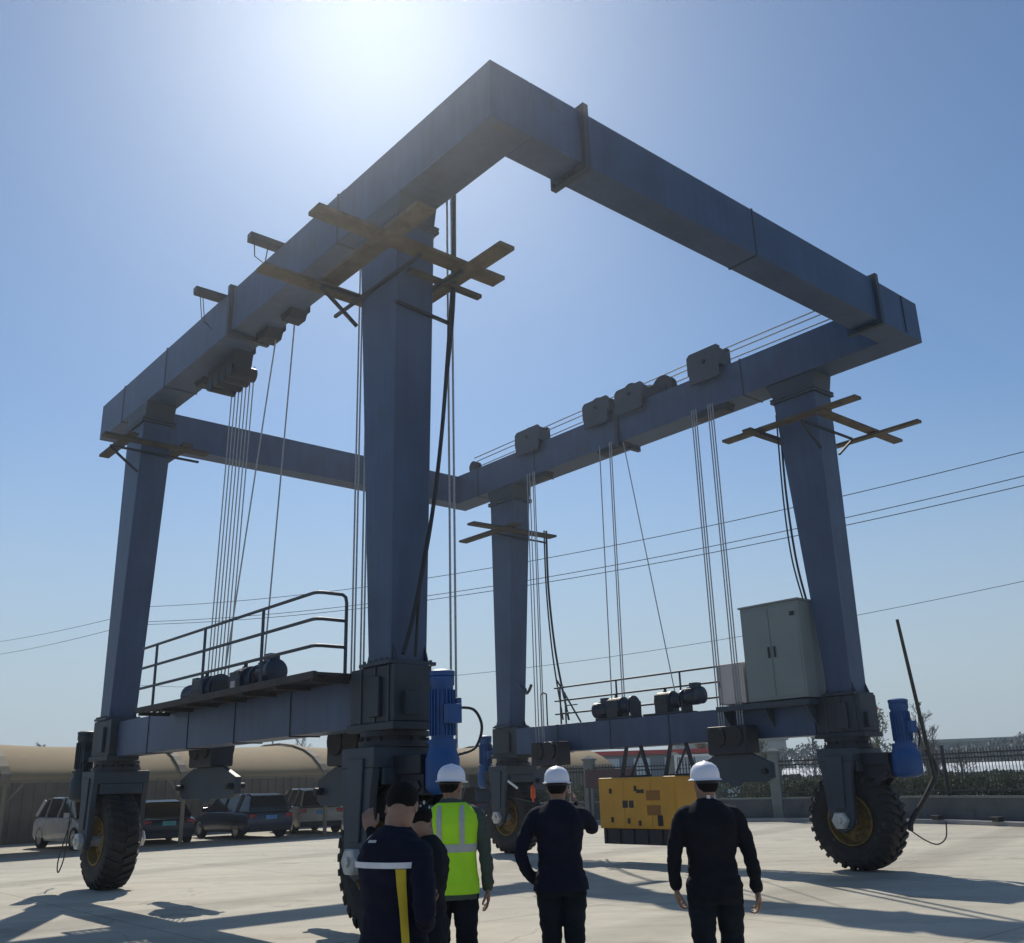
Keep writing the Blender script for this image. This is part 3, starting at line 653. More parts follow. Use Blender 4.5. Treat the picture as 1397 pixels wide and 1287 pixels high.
for zt_ in (1.0, .72):
    d = MB().box(X0 - .012, X0 - .009, -.42, -.06, zt_ - .16, zt_ + .03)
    for k in range(6): d.box(X0 - .018, X0 - .0121, -.40, -.08, zt_ - k * .028, zt_ + .012 - k * .028)
    d.build('vent', M['ventc'], o)
d = MB(); d.box(X0 - .014, X0 - .009, .46, .60, .70, .84); d.box(X0 - .014, X0 - .009, .30, .42, .70, .84)
d.build('instruction_sticker', M['dark'], o)
MB().box(X0 - .02, X0 - .009, -.46, -.33, .36, .56).build('fuel_filler', M['black'], o, 0.004)
MB().box(X0 - .014, X0 - .009, -.0, .20, .98, 1.05).build('name_plate', M['woodd'], o)
for yc in (.60, -.62):
    h = MB(); x = -.12
    h.obox((x, yc - .20, 1.91), (x, yc - .38, 1.30), .06, .06); h.obox((x, yc + .20, 1.91), (x, yc + .38, 1.30), .06, .06)
    h.obox((x + .02, yc - .2, 1.86), (x + .02, yc + .12, 1.34), .035, .035)
    h.box(x - .04, x + .04, yc - .42, yc + .42, 1.29, 1.33)
    h.build('hanger_frame', M['dark'], o)

# ------------------------------------------------------------------ pole leaning by the right wheel drive
o = MB().tube([(0, 0, 0), (.02, .01, 1.2), (.05, .02, 2.75)], [.035, .033, .028], 8).build('leaning_pole', M['woodd'], None, 0, True)
o.location = rig(10.20, 1.02, 1.40); o.rotation_euler = (rad(2), rad(-7.5), YAW * 0 + .2)
tag(o, 'thin weathered wooden pole standing against the right blue drive motor', 'pole')

# ------------------------------------------------------------------ power line
def wire(a, b, c, n=40, tmax=1.0, A=(-28, 70), B=(34, 30), z0=0, z1=0, sag=0, r=.02):
    pts = []
    for k in range(n + 1):
        t = k / n * tmax; pts.append((A[0] + (B[0] - A[0]) * t, A[1] + (B[1] - A[1]) * t, z0 + (z1 - z0) * t - sag * t * (1 - t)))
    o = MB().tube(pts, r, 5).build('power_line', M['cable'], None)
    tag(o, b, 'power line', 'overhead power lines')
wire(0, 'single upper power line crossing behind the gantry above the pair', 0, z0=14.80, z1=15.75, sag=8.31)
wire(0, 'power line of the close pair, the upper of the two', 0, z0=13.70, z1=14.73, sag=8.23)
wire(0, 'power line of the close pair, the lower of the two', 0, z0=13.50, z1=14.25, sag=8.0)
wire(0, 'faint low power line far below the others on the right', 0, z0=9.19, z1=10.96, sag=10.27, r=.012)
wire(0, 'power line on the far left, the upper one', 0, A=(-28, 70), B=(-100, 150), z0=14.4, z1=25.5, sag=6, r=.022, tmax=.38)
wire(0, 'power line on the far left, the lower one', 0, A=(-28, 70), B=(-100, 150), z0=13.6, z1=23.2, sag=6, r=.022, tmax=.38)
def pole(x, y, h, label):
    o = empty('utility_pole', (x, y, 0)); tag(o, label, 'utility pole', 'utility poles of the power line')
    MB().tube([(0, 0, -.2), (0, 0, h)], [.16, .10], 10).build('shaft', M['conc'], o)
    m = MB().obox((-.9, .2, h - .35), (.9, -.2, h - .35), .09, .1); m.obox((-.7, .15, h - 1.2), (.7, -.15, h - 1.2), .09, .1); m.build('crossarm', M['dark'], o)
    m = MB()
    for x_, zz in ((-.8, h - .3), (.8, h - .3), (0, h), (-.6, h - 1.15), (.6, h - 1.15)): m.lathe((x_, -x_ * .2, zz), (0, 0, 1), [(0, .05), (.06, .07), (.1, .04), (.14, .06), (.18, .03)], 8)
    m.build('insulator', M['galv'], o)
pole(-28, 70, 14.7, 'distant utility pole behind the far left leg')

# ------------------------------------------------------------------ carport canopies and cars
CY = 0.783
CO = Vector((-14.80, 28.75, 0))
def cp(a, b, z=0): return CO + Vector((cos(CY) * a - sin(CY) * b, sin(CY) * a + cos(CY) * b, z))
BAY = 5.45
cprof = [(0, 2.12), (.03, 2.20), (.25, 2.42), (.7, 2.72), (1.3, 2.98), (2.1, 3.17), (3.1, 3.28), (4.2, 3.27), (5.2, 3.12)]
names = ['tan canopy bay at the left edge of the picture', 'tan canopy bay over the white car beside the far left wheel', 'tan canopy bay above the dark parked cars, under the left sill beam',
         'tan canopy bay partly behind the near leg', 'tan canopy bay to the right of the near leg', 'tan canopy bay behind the centre wheel']
def canopy():
    o = empty('carport_canopy', (0, 0, 0), CY)
    m = MB(); n = 12; rings = []
    for k in range(n + 1):
        t = k / n; a = t * BAY; dip = .10 * sin(pi * t)
        ring = [(a, s + .0, z - dip * (.2 + .8 * min(1, s / 2))) for s, z in cprof] + [(a, s + .01, z - .03 - dip * (.2 + .8 * min(1, s / 2))) for s, z in reversed(cprof)]
        rings.append(ring)
    m.loft(rings); m.build('membrane', M['canvas'], o, 0, True)
    m = MB().tube([(0, 0, 2.06), (BAY, 0, 2.06)], .04, 6); m.tube([(0, 5.2, 3.04), (BAY, 5.2, 3.04)], .04, 6); m.build('eave_tube', M['post'], o)
    m = MB(); r = []
    for s, z in [(.0, 1.9)] + cprof: r.append([(-.13, s - .02, z + .02), (.13, s - .02, z + .02), (.13, s + .02, z + .08), (-.13, s + .02, z + .08)])
    m.loft(r); m.build('arch_rib', M['post'], o)
    m = MB().tube([(0, .0, 0), (0, 0, 2.0)], .07, 8); m.obox((0, .02, 1.4), (.55, .02, 2.05), .05, .05); m.obox((0, .02, 1.4), (-.55, .02, 2.05), .05, .05); m.build('post', M['post'], o)
    return o
c0 = canopy()
for i in range(6):
    o = c0 if i == 0 else copy_tree(c0)
    o.location = cp((i - 1) * BAY, 0); tag(o, names[i], 'carport', 'row of tan carport canopies')
# ribbed screen wall behind the cars
o = MB()
o.box(-12, 36, 9.2, 9.3, 0, 2.62)
for k in range(120): o.box(-12 + k * .4, -12 + k * .4 + .10, 9.14, 9.198, .05, 2.58)
o.box(-12, 36, 9.12, 9.36, 2.622, 2.70)
o = o.build('boundary_wall', M['curtain'], None); o.location = CO; o.rotation_euler = (0, 0, CY)
tag(o, 'long brown ribbed boundary wall behind the parked cars', 'wall')

def car(label, a, b, rot, L_, W_, H, kind, paint, plate):
    o = empty('parked_car', cp(a, b), CY + rot); tag(o, label, 'car', 'cars parked under the canopies')
    suv = kind == 'suv'
    hw = W_ / 2; hl = L_ / 2; zb = .24 if suv else .18; belt = H * .60
    hood = H * .56; 
    # x across, y along (front at +y)
    st = [(-hl, zb + .18, belt * .82, hw * .86), (-hl + .06, zb + .06, belt * .93, hw * .94), (-hl + .35, zb, belt, hw), (-.3, zb, belt, hw), (hl * .42, zb, belt * .98, hw), (hl - .75, zb, hood * .93, hw * .98), (hl - .15, zb + .05, hood * .80, hw * .90), (hl, zb + .16, hood * .62, hw * .78)]
    rings = []
    for y, z0, z1, h_ in st:
        rings.append([(-h_ * .93, y, z0), (h_ * .93, y, z0), (h_, y, z0 + .12), (h_, y, z1 - .14), (h_ * .96, y, z1 - .03), (h_ * .86, y, z1), (-h_ * .86, y, z1), (-h_ * .96, y, z1 - .03), (-h_, y, z1 - .14), (-h_, y, z0 + .12)])
    MB().loft(rings).build('body', paint, o, 0.015, True)
    if suv: gl = [(-hl + .10, belt - .02, belt + .02), (-hl + .34, belt - .02, H - .10), (-hl + .7, belt - .02, H - .03), (.1, belt - .02, H - .02), (.45, belt - .02, H - .10), (hl * .50, belt - .04, belt)]
    else: gl = [(-hl + .45, belt - .02, belt + .02), (-hl + 1.15, belt - .02, H - .08), (-.35, belt - .02, H - .01), (.15, belt - .02, H - .05), (hl * .50, belt - .04, belt)]
    gr = []
    for y, z0, z1 in gl:
        wt = hw * .86 - (z1 - z0) * .30
        gr.append([(-hw * .87, y, z0), (hw * .87, y, z0), (wt, y, z1 - .03), (wt * .9, y, z1), (-wt * .9, y, z1), (-wt, y, z1 - .03)])
    gh = MB().loft(gr).build('window_glass', M['glass'], o, 0.01, True)
    rf = []
    for y, z0, z1 in gl[1:-1]:
        wt = hw * .86 - (z1 - z0) * .30
        rf.append([(-wt - .01, y, z1 - .05), (-wt * .9, y, z1 + .006), (wt * .9, y, z1 + .006), (wt + .01, y, z1 - .05), (wt * .9, y, z1 - .02), (-wt * .9, y, z1 - .02)])
    r = MB().loft(rf)
    for sx in (-1, 1):
        for (i, j, wd) in ((0, 1, .16), (len(gl) - 1, len(gl) - 2, .09)):
            ya, za, zta = gl[i]; yb_, zb_, ztb = gl[j]
            wa = hw * .86 - (zta - za) * .3; wb = hw * .86 - (ztb - zb_) * .3
            r.obox((sx * (wa + .0), ya, zta), (sx * (wb + .0), yb_, ztb - .02), .05, wd)
        ym = -.25; r.obox((sx * hw * .875, ym, belt), (sx * (hw * .86 - (H - belt) * .30 + .005), ym - .03, H - .04), .03, .09)
        if suv: ym = -hl + .95; r.obox((sx * hw * .875, ym + .1, belt), (sx * (hw * .86 - (H - belt) * .30 + .005), ym, H - .04), .03, .14)
    r.build('roof', paint, o, 0.01)
    for (wx, wy) in ((-1, hl - .85), (1, hl - .85), (-1, -hl + .85), (1, -hl + .85)):
        R_ = .35 if suv else .32
        wm = MB().lathe((wx * (hw - .22), wy, R_), (wx, 0, 0), [(0, R_ - .06), (.0, R_ - .01), (.03, R_), (.19, R_), (.22, R_ - .02), (.22, R_ - .11), (.2, R_ - .12)], 24).build('wheel', M['tyre'], o, 0, True)
        rm = MB().lathe((wx * (hw - .05), wy, R_), (wx, 0, 0), [(0, R_ - .10), (.045, R_ - .10), (.03, .10), (.05, .05), (.05, 0)], 20); rm.build('rim', M['alu'], wm, 0, True)
    for sx in (-1, 1):
        x0, x1 = sorted((sx * hw * .62, sx * hw * .90))
        MB().box(x0, x1, -hl - .0, -hl + .12, belt * .74, belt * .90).build('tail_light', M['lampr'], o, 0.02)
        MB().box(x0, x1, hl - .14, hl + .0 - .03, hood * .58, hood * .74).build('headlight', M['lampw'], o, 0.02)
        mm = MB().box(*sorted((sx * hw * .95, sx * (hw + .16))), hl * .40, hl * .40 + .10, belt - .0, belt + .15); mm.build('wing_mirror', paint, o, 0.02)
    MB().box(-hw * .5, hw * .5, hl - .05, hl + .012, zb + .18, hood * .55).build('grille', M['dark'], o, 0.01)
    MB().box(-.22, .22, -hl - .02, -hl - .004, belt * .70, belt * .70 + .14).build('number_plate', plate, o)
    MB().box(-.22, .22, hl + .014, hl + .03, zb + .2, zb + .34).build('number_plate', plate, o)
    MB().box(-hw * .85, hw * .85, -hl - .012, -hl + .1, zb + .02, zb + .22).build('bumper', M['dark'], o, 0.02)
car('dark car cut off by the left edge of the picture', -.9, 3.6, pi, 4.6, 1.8, 1.5, 'suv', M['c_dark'], M['plate'])
car('white car facing the camera beside the far left wheel', 3.7, 3.3, pi, 4.6, 1.85, 1.62, 'suv', M['c_white'], M['plate'])
car('black saloon car seen from behind, right of the far left wheel', 6.45, 4.0, -.25, 4.7, 1.82, 1.42, 'saloon', M['c_dark'], M['plateg'])
car('blue-grey estate car seen from behind under the hook block', 9.55, 3.55, -.05, 4.7, 1.88, 1.55, 'suv', M['c_blue'], M['plate'])
car('beige off-road car just left of the near leg', 12.9, 4.4, -.30, 4.6, 1.88, 1.68, 'suv', M['c_beige'], M['plate'])
car('dark car behind the man in the yellow vest, beside the centre wheel', 19.4, 2.6, 0, 4.6, 1.84, 1.55, 'suv', M['c_blue'], M['plate'])
car('dark saloon car parked behind the near leg', 15.9, 3.4, 0, 4.7, 1.82, 1.45, 'saloon', M['c_dark'], M['plate'])

# ------------------------------------------------------------------ fence with low wall on the right
FL = [(-2.0, 43.8), (2.83, 41.4), (9.5, 38.1), (11.6, 36.3), (13.85, 32.9), (15.4, 28.6), (18.5, 20)]
def fence():
    o = empty('metal_fence', (0, 0, 0)); tag(o, 'black metal picket fence on a low grey wall along the far side of the yard', 'fence')
    wl = MB(); kb = MB(); rails = MB(); pk = MB(); cap = MB()
    for (ax, ay), (bx, by) in zip(FL[:-1], FL[1:]):
        A = Vector((ax, ay, 0)); B = Vector((bx, by, 0)); d = (B - A); Ln = d.length; d.normalize(); nn = Vector((-d.y, d.x, 0))
        wl.obox(A + Vector((0, 0, .42)), B + Vector((0, 0, .42)), .22, .70)
        cap.obox(A + Vector((0, 0, .80)), B + Vector((0, 0, .80)), .30, .06)
        for z in (1.0, 1.98, 2.12): rails.obox(A + Vector((0, 0, z)), B + Vector((0, 0, z)), .035, .05)
        n = int(Ln / .13)
        for k in range(n):
            p = A + d * (k + .5) * Ln / n; pk.obox(p + Vector((0, 0, .83)), p + Vector((0, 0, 2.26)), .018, .018)
    wl.build('low_wall', M['wall'], o); cap.build('wall_coping', M['pillar'], o); rails.build('rail', M['fence'], o)
    x = pk.build('picket', M['fence'], o); x['kind'] = 'stuff'
    for (px, py) in ((11.6, 36.3), (13.85, 32.9), (15.4, 28.6)):
        q = MB().box(-.05, .05, -.05, .05, 0, 2.4).build('fence_post', M['fence'], o); q.location = (px, py, 0)
    for (px, py) in ((-2.0, 43.8), (2.83, 41.4), (6.1, 39.8), (9.6, 38.0)):
        p = MB().box(-.19, .19, -.19, .19, 0, 2.42); p.box(-.24, .24, -.24, .24, 2.42, 2.50); p.frustum((-.2, .2, -.2, .2), 2.50, (-.05, .05, -.05, .05), 2.62)
        q = p.build('pillar', M['pillar'], o, 0.008); q.location = (px, py, 0); q.rotation_euler = (0, 0, -.5)
fence()
k_ = MB()
for (ax, ay), (bx, by) in zip(FL[:-1], FL[1:]):
    A = Vector((ax, ay, 0)); B = Vector((bx, by, 0)); d = (B - A).normalized(); nn = Vector((d.y, -d.x, 0)) * .42
    k_.obox(A + nn + Vector((0, 0, .06)), B + nn + d * .05 + Vector((0, 0, .06)), .5, .125)
struct(k_.build('kerb', M['kerb'], None, .01))
for i, (x, y, lb) in enumerate(((13.33, 32.75, 'small black drain lying on the kerb right of the blue motor'), (14.2, 30.55, 'small black drain lying on the kerb, middle one of three'), (14.75, 29.0, 'small black drain lying on the kerb nearest the right picture edge'))):
    o = MB().box(-.12, .12, -.12, .12, 0, .10).box(-.16, .16, -.16, .16, .10, .13).build('drain_box', M['fence'], None, .006); o.location = (x - .1, y - .2, .125); o.rotation_euler = (0, 0, -1.1)
    tag(o, lb, 'drain', 'drain boxes along the kerb')

# leafy masses
def leafmass(name, pts, size, m, n, label, cat, kind=None, parent=None):
    b = MB()
    for _ in range(n):
        c = Vector(pts()); u = Vector((random.gauss(0, 1), random.gauss(0, 1), random.gauss(0, 1))).normalized(); v_ = u.orthogonal().normalized(); s = size * random.uniform(.6, 1.4)
        w_ = u.cross(v_)
        b.add([c - v_ * s, c + w_ * s * .45, c + v_ * s, c - w_ * s * .45], [(0, 1, 2, 3)])
    o = b.build(name, m, parent)
    if parent is None: tag(o, label, cat, None, kind)
    return o
def hedge_pt():
    while True:
        t = random.random() * (len(FL) - 1); i = int(t); f = t - i; A, B = FL[i], FL[i + 1]
        x = A[0] + (B[0] - A[0]) * f; y = A[1] + (B[1] - A[1]) * f
        dd = Vector((B[0] - A[0], B[1] - A[1])).normalized(); off = random.uniform(.5, 2.2)
        top = 1.45 + .18 * noise.noise(Vector((x * .9, y * .9, 0)))
        return (x - dd.y * off, y + dd.x * off, random.uniform(.0, top))
leafmass('hedge', hedge_pt, .085, M['hedge'], 26000, 'dark green clipped hedge behind the picket fence', 'hedge', 'stuff')

def bare_tree(x, y, h, m, label, spread=.5, dens=6, leaves=0, group='bare trees beyond the fence'):
    o = empty('bare_tree', (x, y, 0)); tag(o, label, 'tree', group)
    rnd = random.Random(int(x * 37 + y * 11))
    tr = MB(); tw = MB(); tips = []
    tr.tube([(0, 0, -.2), (rnd.uniform(-.1, .1), 0, h * .3), (rnd.uniform(-.15, .15), rnd.uniform(-.1, .1), h * .62), (0, 0, h * .9)], [h * .022, h * .016, h * .009, h * .003], 7)
    def br(p, d, l, r, lev):
        q = p + d * l; mid = p + d * l * .5 + Vector((rnd.gauss(0, 1), rnd.gauss(0, 1), rnd.gauss(0, 1))) * l * .04
        tw.tube([p, mid, q], [r, r * .75, r * .5], 3, False); tips.append(q)
        if lev == 0: return
        for _ in range(3 if lev > 1 else 4):
            t = rnd.uniform(.35, 1); pp = p + (q - p) * t
            dd = (d + Vector((rnd.gauss(0, 1), rnd.gauss(0, 1), rnd.gauss(.25, .6))) * .5).normalized()
            br(pp, dd, l * rnd.uniform(.45, .7), max(r * .6, .006), lev - 1)
    for k in range(dens * 3):
        z = h * rnd.uniform(.25, .88); a = rnd.uniform(0, 2 * pi); up = rnd.uniform(.7, 1.5)
        d = Vector((cos(a) * spread, sin(a) * spread, up * .7)).normalized()
        br(Vector((0, 0, z)), d, h * .26 * (1.15 - z / h), h * .006, 3)
    tr.build('trunk', M['bark'], o); tw.build('crown', m, o)
    if leaves:
        def P():
            t = rnd.choice(tips); return t + Vector((rnd.gauss(0, .12), rnd.gauss(0, .12), rnd.gauss(0, .12)))
        leafmass('leaf_clump', P, .10, M['bush'], leaves, '', '', None, o)
TR = [(21.6, 60, 5.6, 0, 'bare tree just left of the right blue motor, budding pale green', .35, 350), (25.0, 62, 6.0, 0, 'tall thin bare tree just right of the leaning pole', .35, 0), (26.5, 64, 4.6, 0, 'bare tree second to the right of the leaning pole', .5, 0),
      (23.6, 58, 4.6, 0, 'bushy bare tree behind the right blue motor', .55, 0), (29.0, 66, 3.9, 0, 'low bare tree in front of the far grey buildings', .7, 0), (17.6, 60, 4.2, 0, 'bare tree seen under the right sill beam, left of the right wheel', .7, 0),
      (15.0, 62, 4.0, 0, 'bare tree seen under the right sill beam beside the hook block', .7, 500), (11.5, 64, 3.9, 0, 'bare tree behind the generator hanger frame', .7, 600), (4.0, 62, 3.8, 0, 'bare tree behind the man pointing', .7, 0),
      (-14.5, 66, 5.3, 1, 'bare treetop above the carport roof, left of the near leg', .6, 0), (-16.5, 66, 5.0, 1, 'bare treetop above the carport roof, right of the hook block', .6, 0), (-40.5, 70, 6.2, 1, 'bare treetop above the carport roof near the left edge', .6, 0),
      (-34.0, 70, 5.8, 1, 'bare treetop above the carport roof left of the far left leg', .6, 0)]
for x, y, h, k, lb, sp, lv in TR: bare_tree(x, y, h, M['twigg'] if lv else M['twig'], lb, sp, 6, lv, 'bare trees beyond the fence' if k == 0 else 'bare trees behind the carports')

# far buildings
def building(name, x, y, rz, w_, d_, h_, m, label, parts):
    o = empty(name, (x, y, 0), rz); tag(o, label, 'building')
    MB().box(-w_ / 2, w_ / 2, 0, d_, 0, h_).build('wall', m, o)
    for nm, bx, mm in parts: MB().box(*bx).build(nm, mm, o)
    return o
building('low_building', 6.0, 62, -.03, 15, 8, 3.095, M['bgrey'], 'low grey building with a red roof edge seen under the right sill beam',
    [('red_fascia', (-7.6, 7.6, -.25, 8.2, 3.10, 3.36), M['redf'])] + [('window', (-6.6 + k * 1.9, -5.6 + k * 1.9, -.04, -.004, 1.6, 2.9), M['bwhite']) for k in range(7)] + [('door', (6.6, 7.3, -.04, -.004, .1, 2.9), M['bwhite'])])
gh = empty('greenhouse', (46, 82, 0), -.30); tag(gh, 'long white plastic greenhouse beyond the fence at the right', 'greenhouse')
pr = [(0, 0), (0, 1.5), (1, 1.95), (2.6, 2.25), (4.2, 1.95), (5.2, 1.5), (5.2, 0)]
MB().prism(pr, 'x', -24, 24).build('cover', M['bwhite'], gh)
m = MB()
for k in range(25): m.box(-24 + k * 2 - .04, -24 + k * 2 + .04, -.04, -.002, 0, 1.5)
m.build('hoop_frame', M['galv'], gh)
def belt_pt():
    while True:
        x = random.uniform(-10, 75); y = 100 + random.uniform(-3, 3) - x * .2
        top = 3.9 + 1.3 * noise.noise(Vector((x * .12, 0, 3))) + 1.0 * noise.noise(Vector((x * .5, 0, 9)))
        z = random.random() ** .8 * top
        return (x, y, z)
def brush_pt():
    x = random.uniform(6, 60); y = 72 - (x - 6) * .22 + random.uniform(-1.5, 1.5)
    return (x, y, random.random() ** .7 * (1.55 + .35 * noise.noise(Vector((x * .35, 0, 5)))))
leafmass('brush', brush_pt, .17, M['brush'], 16000, 'rough brown-green brush in the field beyond the fence', 'brush', 'stuff')
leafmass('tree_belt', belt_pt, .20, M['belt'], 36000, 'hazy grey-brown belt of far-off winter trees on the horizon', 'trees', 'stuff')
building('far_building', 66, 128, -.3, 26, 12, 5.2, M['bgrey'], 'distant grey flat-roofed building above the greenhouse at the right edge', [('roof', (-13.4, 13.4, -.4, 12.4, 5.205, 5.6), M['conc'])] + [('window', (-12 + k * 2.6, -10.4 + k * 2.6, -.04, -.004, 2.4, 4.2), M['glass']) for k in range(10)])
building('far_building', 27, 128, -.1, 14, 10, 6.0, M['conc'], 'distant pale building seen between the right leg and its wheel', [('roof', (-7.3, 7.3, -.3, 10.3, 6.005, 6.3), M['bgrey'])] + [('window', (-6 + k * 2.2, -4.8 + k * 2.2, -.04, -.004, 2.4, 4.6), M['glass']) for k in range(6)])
# white gate frame and dark board in front of the fence gap
o = empty('gate_frame', (6.75, 39.2, 0), -.46); tag(o, 'white metal gate frame behind the generator', 'gate')
m = MB(); m.box(-.75, -.66, -.04, .04, 0, 2.5); m.box(.66, .75, -.04, .04, 0, 2.5); m.box(-.66, .66, -.04, .04, 2.41, 2.5); m.box(-.66, .66, -.03, .03, 1.1, 1.16); m.build('frame', M['bwhite'], o)
m = MB()
for k in range(11): m.box(-.6 + k * .12 - .01, -.6 + k * .12 + .01, -.01, .01, .15, 2.4)
m.build('bars', M['bwhite'], o)
o = empty('notice_board', (3.6, 40.2, 0), -.46); tag(o, 'dark maroon board on posts in front of the fence, right of the pointing man', 'board')
m = MB(); m.box(-1.0, -.93, -.03, .03, 0, 2.1); m.box(.93, 1.0, -.03, .03, 0, 2.1); m.build('post', M['fence'], o)
MB().box(-1.1, 1.1, -.05, -.031, 1.35, 2.05).build('panel', mat('maroon_panel', (.07, .03, .035), .6), o)

# ------------------------------------------------------------------ people
def remeshed(mb, name, m, parent, voxel, smooth_it=2, disp=0, dscale=.12, label=None):
    o = mb.build(name, m, None)
    r = o.modifiers.new('r', 'REMESH'); r.mode = 'VOXEL'; r.voxel_size = voxel
    s = o.modifiers.new('s', 'SMOOTH'); s.iterations = smooth_it; s.factor = .5
    bpy.context.view_layer.update()
    dg = bpy.context.evaluated_depsgraph_get()
    me = bpy.data.meshes.new_from_object(o.evaluated_get(dg))
    old = o.data; o.modifiers.clear(); o.data = me; bpy.data.meshes.remove(old)
    if disp:
        me.update()
        nr = [v.normal.copy() for v in me.vertices]
        for v, n_ in zip(me.vertices, nr):
            p = v.co
            f = noise.noise(Vector((p.x / dscale * .8 + p.z * 3, p.y / dscale * .8, p.z / dscale * 2.2))) + .5 * noise.noise(Vector((p.x / dscale * 2.3 + 7, p.y / dscale * 2.3, p.z / dscale * 4)))
            v.co = p + n_ * f * disp
    for p in me.polygons: p.use_smooth = True
    if not me.materials: me.materials.append(m)
    if parent: o.parent = parent
    if label: o['label'] = label
    return o

def limb(mb, pts, rad_, n=14, k=5):
    P = smooth_path(pts, k); m_ = len(P) - 1; rr = []
    for i in range(len(P)):
        t = i / m_ * (len(rad_) - 1); a = min(int(t), len(rad_) - 2); rr.append(rad_[a] + (rad_[a + 1] - rad_[a]) * (t - a))
    mb.tube(P, rr, n); mb.sphere(P[0], rr[0], 12, 8); mb.sphere(P[-1], rr[-1], 12, 8)

def lerp_prof(prof, z):
    if z <= prof[0][0]: return prof[0][1:]
    for a, b in zip(prof[:-1], prof[1:]):
        if a[0] <= z <= b[0]:
            t = (z - a[0]) / (b[0] - a[0]); t = t * t * (3 - 2 * t) * .5 + t * .5
            return tuple(p + (q - p) * t for p, q in zip(a[1:], b[1:]))
    return prof[-1][1:]
# torso profile: z, half width, half depth, y offset (y forward = away from camera)
TORSO = [(.80, .172, .125, .0), (.92, .175, .128, -.005), (1.02, .160, .115, .0), (1.12, .153, .108, .0), (1.25, .168, .118, -.01), (1.34, .180, .122, -.015), (1.40, .176, .108, -.015), (1.44, .150, .090, -.012), (1.475, .105, .075, -.008), (1.50, .066, .062, 0)]
def tpoint(th, z, off=0.0, prof=TORSO, sc=1.0):
    a, b, cy = lerp_prof(prof, z); e = .82
    cx_, sx_ = cos(th), sin(th)
    return Vector(((a * sc + off) * math.copysign(abs(cx_) ** e, cx_), cy + (b * sc + off) * math.copysign(abs(sx_) ** e, sx_), z))
def patch(mb, th0, th1, z0, z1, off, thick=.006, n=14, m_=14, prof=TORSO, sc=1.0, thf=None):
    outer = []; inner = []
    for j in range(m_ + 1):
        z = z0 + (z1 - z0) * j / m_; a, b = (th0, th1) if thf is None else thf(z)
        outer.append([tpoint(a + (b - a) * i / n, z, off, prof, sc) for i in range(n + 1)])
        inner.append([tpoint(a + (b - a) * i / n, z, off - thick, prof, sc) for i in range(n + 1)])
    rings = [o_ + i_[::-1] for o_, i_ in zip(outer, inner)]
    mb.loft(rings)

def hand(mb, wrist, d, palm_n, side, curl=.5, sc=1.0, point=False):
    # d = direction of the fingers, palm_n = direction the palm faces, side = +1 when the thumb lies on d x palm_n side
    d = Vector(d).normalized(); pn = Vector(palm_n); pn = (pn - d * pn.dot(d)).normalized(); lat = d.cross(pn) * side
    w_ = Vector(wrist)
    L0 = .088 * sc
    for k in range(4):
        f = (k - 1.5) * .021 * sc
        mb.tube([w_ + lat * f * .6, w_ + d * L0 * .55 + lat * f * .95, w_ + d * L0 + lat * f], [.015 * sc, .0165 * sc, .0125 * sc], 8)
    mb.sphere(w_ + d * .005, (.026 * sc,) * 3, 10, 6)
    lens = (.068, .082, .077, .060)   # little finger .. index order reversed below
    for k in range(4):
        f = (1.5 - k) * .0225 * sc; ln = (.074, .084, .078, .060)[k] * sc
        c = curl * (.25 if (point and k == 0) else 1) + .08 * k
        p = w_ + d * L0 + lat * f; seg = (.45, .30, .25); ang = 0; pts = [p - d * .01]; pts.append(p)
        dd = d
        for s_i, s_ in enumerate(seg):
            ang += c * (.55, .8, .55)[s_i]; dd = d * cos(ang) + pn * sin(ang); p = p + dd * ln * s_ ; pts.append(p)
        mb.tube(pts, [.0105 * sc, .0102 * sc, .0092 * sc, .0085 * sc, .0072 * sc], 8); mb.sphere(pts[-1], .0074 * sc, 8, 6)
    b = w_ + d * .022 * sc + lat * .030 * sc
    t1 = b + (d * .55 + lat * .65 + pn * .35).normalized() * .040 * sc; t2 = t1 + (d * .85 + lat * .22 + pn * .45).normalized() * .034 * sc; t3 = t2 + (d * .95 + pn * .5).normalized() * .024 * sc
    mb.tube([b - lat * .014, b, t1, t2, t3], [.014 * sc, .0145 * sc, .0115 * sc, .0105 * sc, .0085 * sc], 8); mb.sphere(t3, .0088 * sc, 8, 6)

